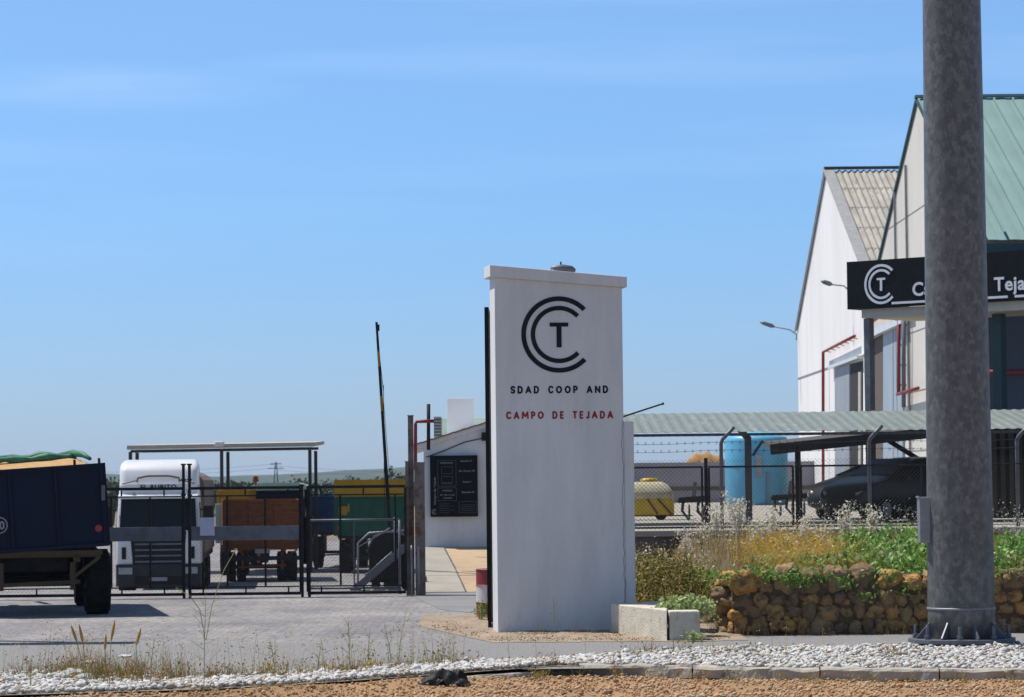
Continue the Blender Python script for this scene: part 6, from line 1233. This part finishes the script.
# large pale stones at the far left of the verge
m_ = bmesh.new()
for i, (px, py, s) in enumerate(((63, 682, .09), (74, 681, .11), (84, 684, .09), (58, 690, .08), (95, 688, .07), (28, 683, .07), (12, 686, .08))):
    b = G(px, py); bm = bmesh.new(); rock_bm(bm, (0, 0, s * .5), (s, s * .8, s * .7), 200 + i, 3); me = bpy.data.meshes.new('pale_rock'); bm.to_mesh(me); bm.free(); me.materials.append(M['white_stone'])
    o = bpy.data.objects.new('pale_rock', me); col.objects.link(o); o.location = b
    tag(o, ['pale rock at the left of the three near the foxtails', 'largest pale rock of the three near the foxtails', 'pale rock at the right of the three near the foxtails', 'pale rock just below the largest one', 'pale rock furthest right in the white gravel', 'small pale rock in the gravel left of the larger rocks', 'leftmost pale rock in the white gravel'][i], 'rock', 'pale rocks in the gravel')
m_.free()

# distant trees and hedge
def tree(px, D, h, wd, label, seed, mt=None, n=900, grp='trees beyond the far yard'):
    r = np.random.default_rng(seed); x = XD(px, D); zg = -1.4; root = empty('tree', (x, D, zg), 0, label, 'tree', grp)
    m = MB(); m.tube([(0, 0, -.2), (.05 * h, 0, h * .3), (0, 0, h * .6)], [h * .04, h * .03, h * .015], 6)
    for a in (0, 2, 4): m.tube([(0, 0, h * .3), (math.cos(a) * wd * .3, math.sin(a) * wd * .3, h * .6)], [h * .02, h * .008], 5)
    m.build('trunk', M['bark'], root); d = r.normal(size=(n, 3)); d /= np.linalg.norm(d, axis=1)[:, None]; lob = np.array([noise.noise(Vector(t) * 2.2 + Vector((seed, 0, 0))) for t in d])
    q = d * (r.uniform(.2, 1, n) ** .4 * (1 + .7 * lob))[:, None] * np.array([wd / 2, wd / 2, h * .36]); q[:, 2] += h * .62
    V, Fc = leaves(q, h * .09, seed + 1); raw_mesh('crown', V, Fc, M['tree_leaf'], root)
for i, (px, D, h, w_, lb) in enumerate(((395, 300, 4.6, 4.4, 'dark round tree just left of the rusty posts behind the green trailer'), (375, 330, 3.9, 3.0, 'small tree left of the dark round one behind the green trailer'), (112, 260, 4.0, 3.0, 'dark green tree in the gap between the blue trailer and the lorry'), (215, 320, 3.8, 3.6, 'small tree just right of the lorry roof'),
        (300, 340, 3.9, 4.0, 'small tree left of the right hand canopy post'), (330, 320, 3.6, 4.2, 'small tree just right of the far canopy'), (660, 320, 4.4, 4, 'small tree peeping over the grey wall beside the sign tower'), (352, 360, 4.0, 4.0, 'small tree above the left end of the green trailer'))):
    tree(px, D, h, w_, lb, 300 + i * 3)
r = np.random.default_rng(401); n = 26000; px = r.uniform(-150, 1150, n); D = r.uniform(380, 620, n); x = np.array([(p - 512) / F * d for p, d in zip(px, D)])
hh = np.array([1.4 + 1.9 * max(0, noise.noise(Vector((a * .12, b * .02, 0))) + .45) for a, b in zip(x, D)]); P = np.stack([x, D, -1.35 + hh * r.uniform(0, 1, n) ** .6], 1)
V, Fc = leaves(P, 1.5, 402); tag(raw_mesh('far_trees', V, Fc, M['tree_leaf']), 'dark green line of far off trees along the horizon', 'trees', kind='stuff')
# power line far behind the yard
pl_ = empty('power_line', (XD(276, 420), 420, -1.3), 0, 'faint power line with a small lattice pylon on the horizon', 'power line'); o_ = Vector(pl_.location); zt = U(276, 462, 420).z - o_.z
m = MB()
for sx in (-.5, .5): m.bar((sx, 0, 0), (sx * .15, 0, zt), .12)
for k in range(5): z = zt * (.2 + .16 * k); m.bar((-.5 * (1 - z / zt), 0, z), (.5 * (1 - z / zt), 0, z + .6), .07)
m.bar((-1.1, 0, zt * .86), (1.1, 0, zt * .86), .1); m.bar((-.8, 0, zt * .96), (.8, 0, zt * .96), .1); m.build('pylon', M['grey_steel'], pl_)
m = MB()
for py, y in ((464, 0), (468, .4)):
    for a, b in ((-60, 276), (276, 620)):
        p0, p1 = U(a, py + 2, 420) - o_, U(b, py, 420) - o_; m.tube([p0.lerp(p1, k / 12) - Vector((0, 0, 1.0 * (1 - (2 * k / 12 - 1) ** 2))) for k in range(13)], .022, 3, cap=False)
m.build('wires', M['grey_steel'], pl_)
# street lamp outside the frame on the left, whose shadow crosses the paving
sp = empty('street_lamp', (-8.9, 41.5, 0), 0, 'grey street lamp standing just outside the left edge of the view', 'street lamp'); m = MB(); m.tube([(0, 0, 0), (0, 0, 8)], [.13, .09], 12); m.build('pole', M['galv_plain'], sp, smooth=True)
m = MB(); m.box(-2.2, .2, -.3, .3, 7.9, 8.05); m.build('lamp_head', M['galv_plain'], sp, bevel=.03)

# ================================================================ HAZE
m = MB(); m.box(-1500, 1500, -80, 4500, -6, 27); hz = m.build('haze', None); hz.data.materials.clear()
hm = bpy.data.materials.new('haze_air'); hm.use_nodes = True; t = hm.node_tree; t.nodes.clear(); oo_ = t.nodes.new('ShaderNodeOutputMaterial'); pv = t.nodes.new('ShaderNodeVolumePrincipled')
pv.inputs['Density'].default_value = 0.0001; pv.inputs['Color'].default_value = (.62, .78, 1, 1); pv.inputs['Anisotropy'].default_value = .2; t.links.new(pv.outputs[0], oo_.inputs['Volume']); hz.data.materials.append(hm); tag(hz, kind='stuff')
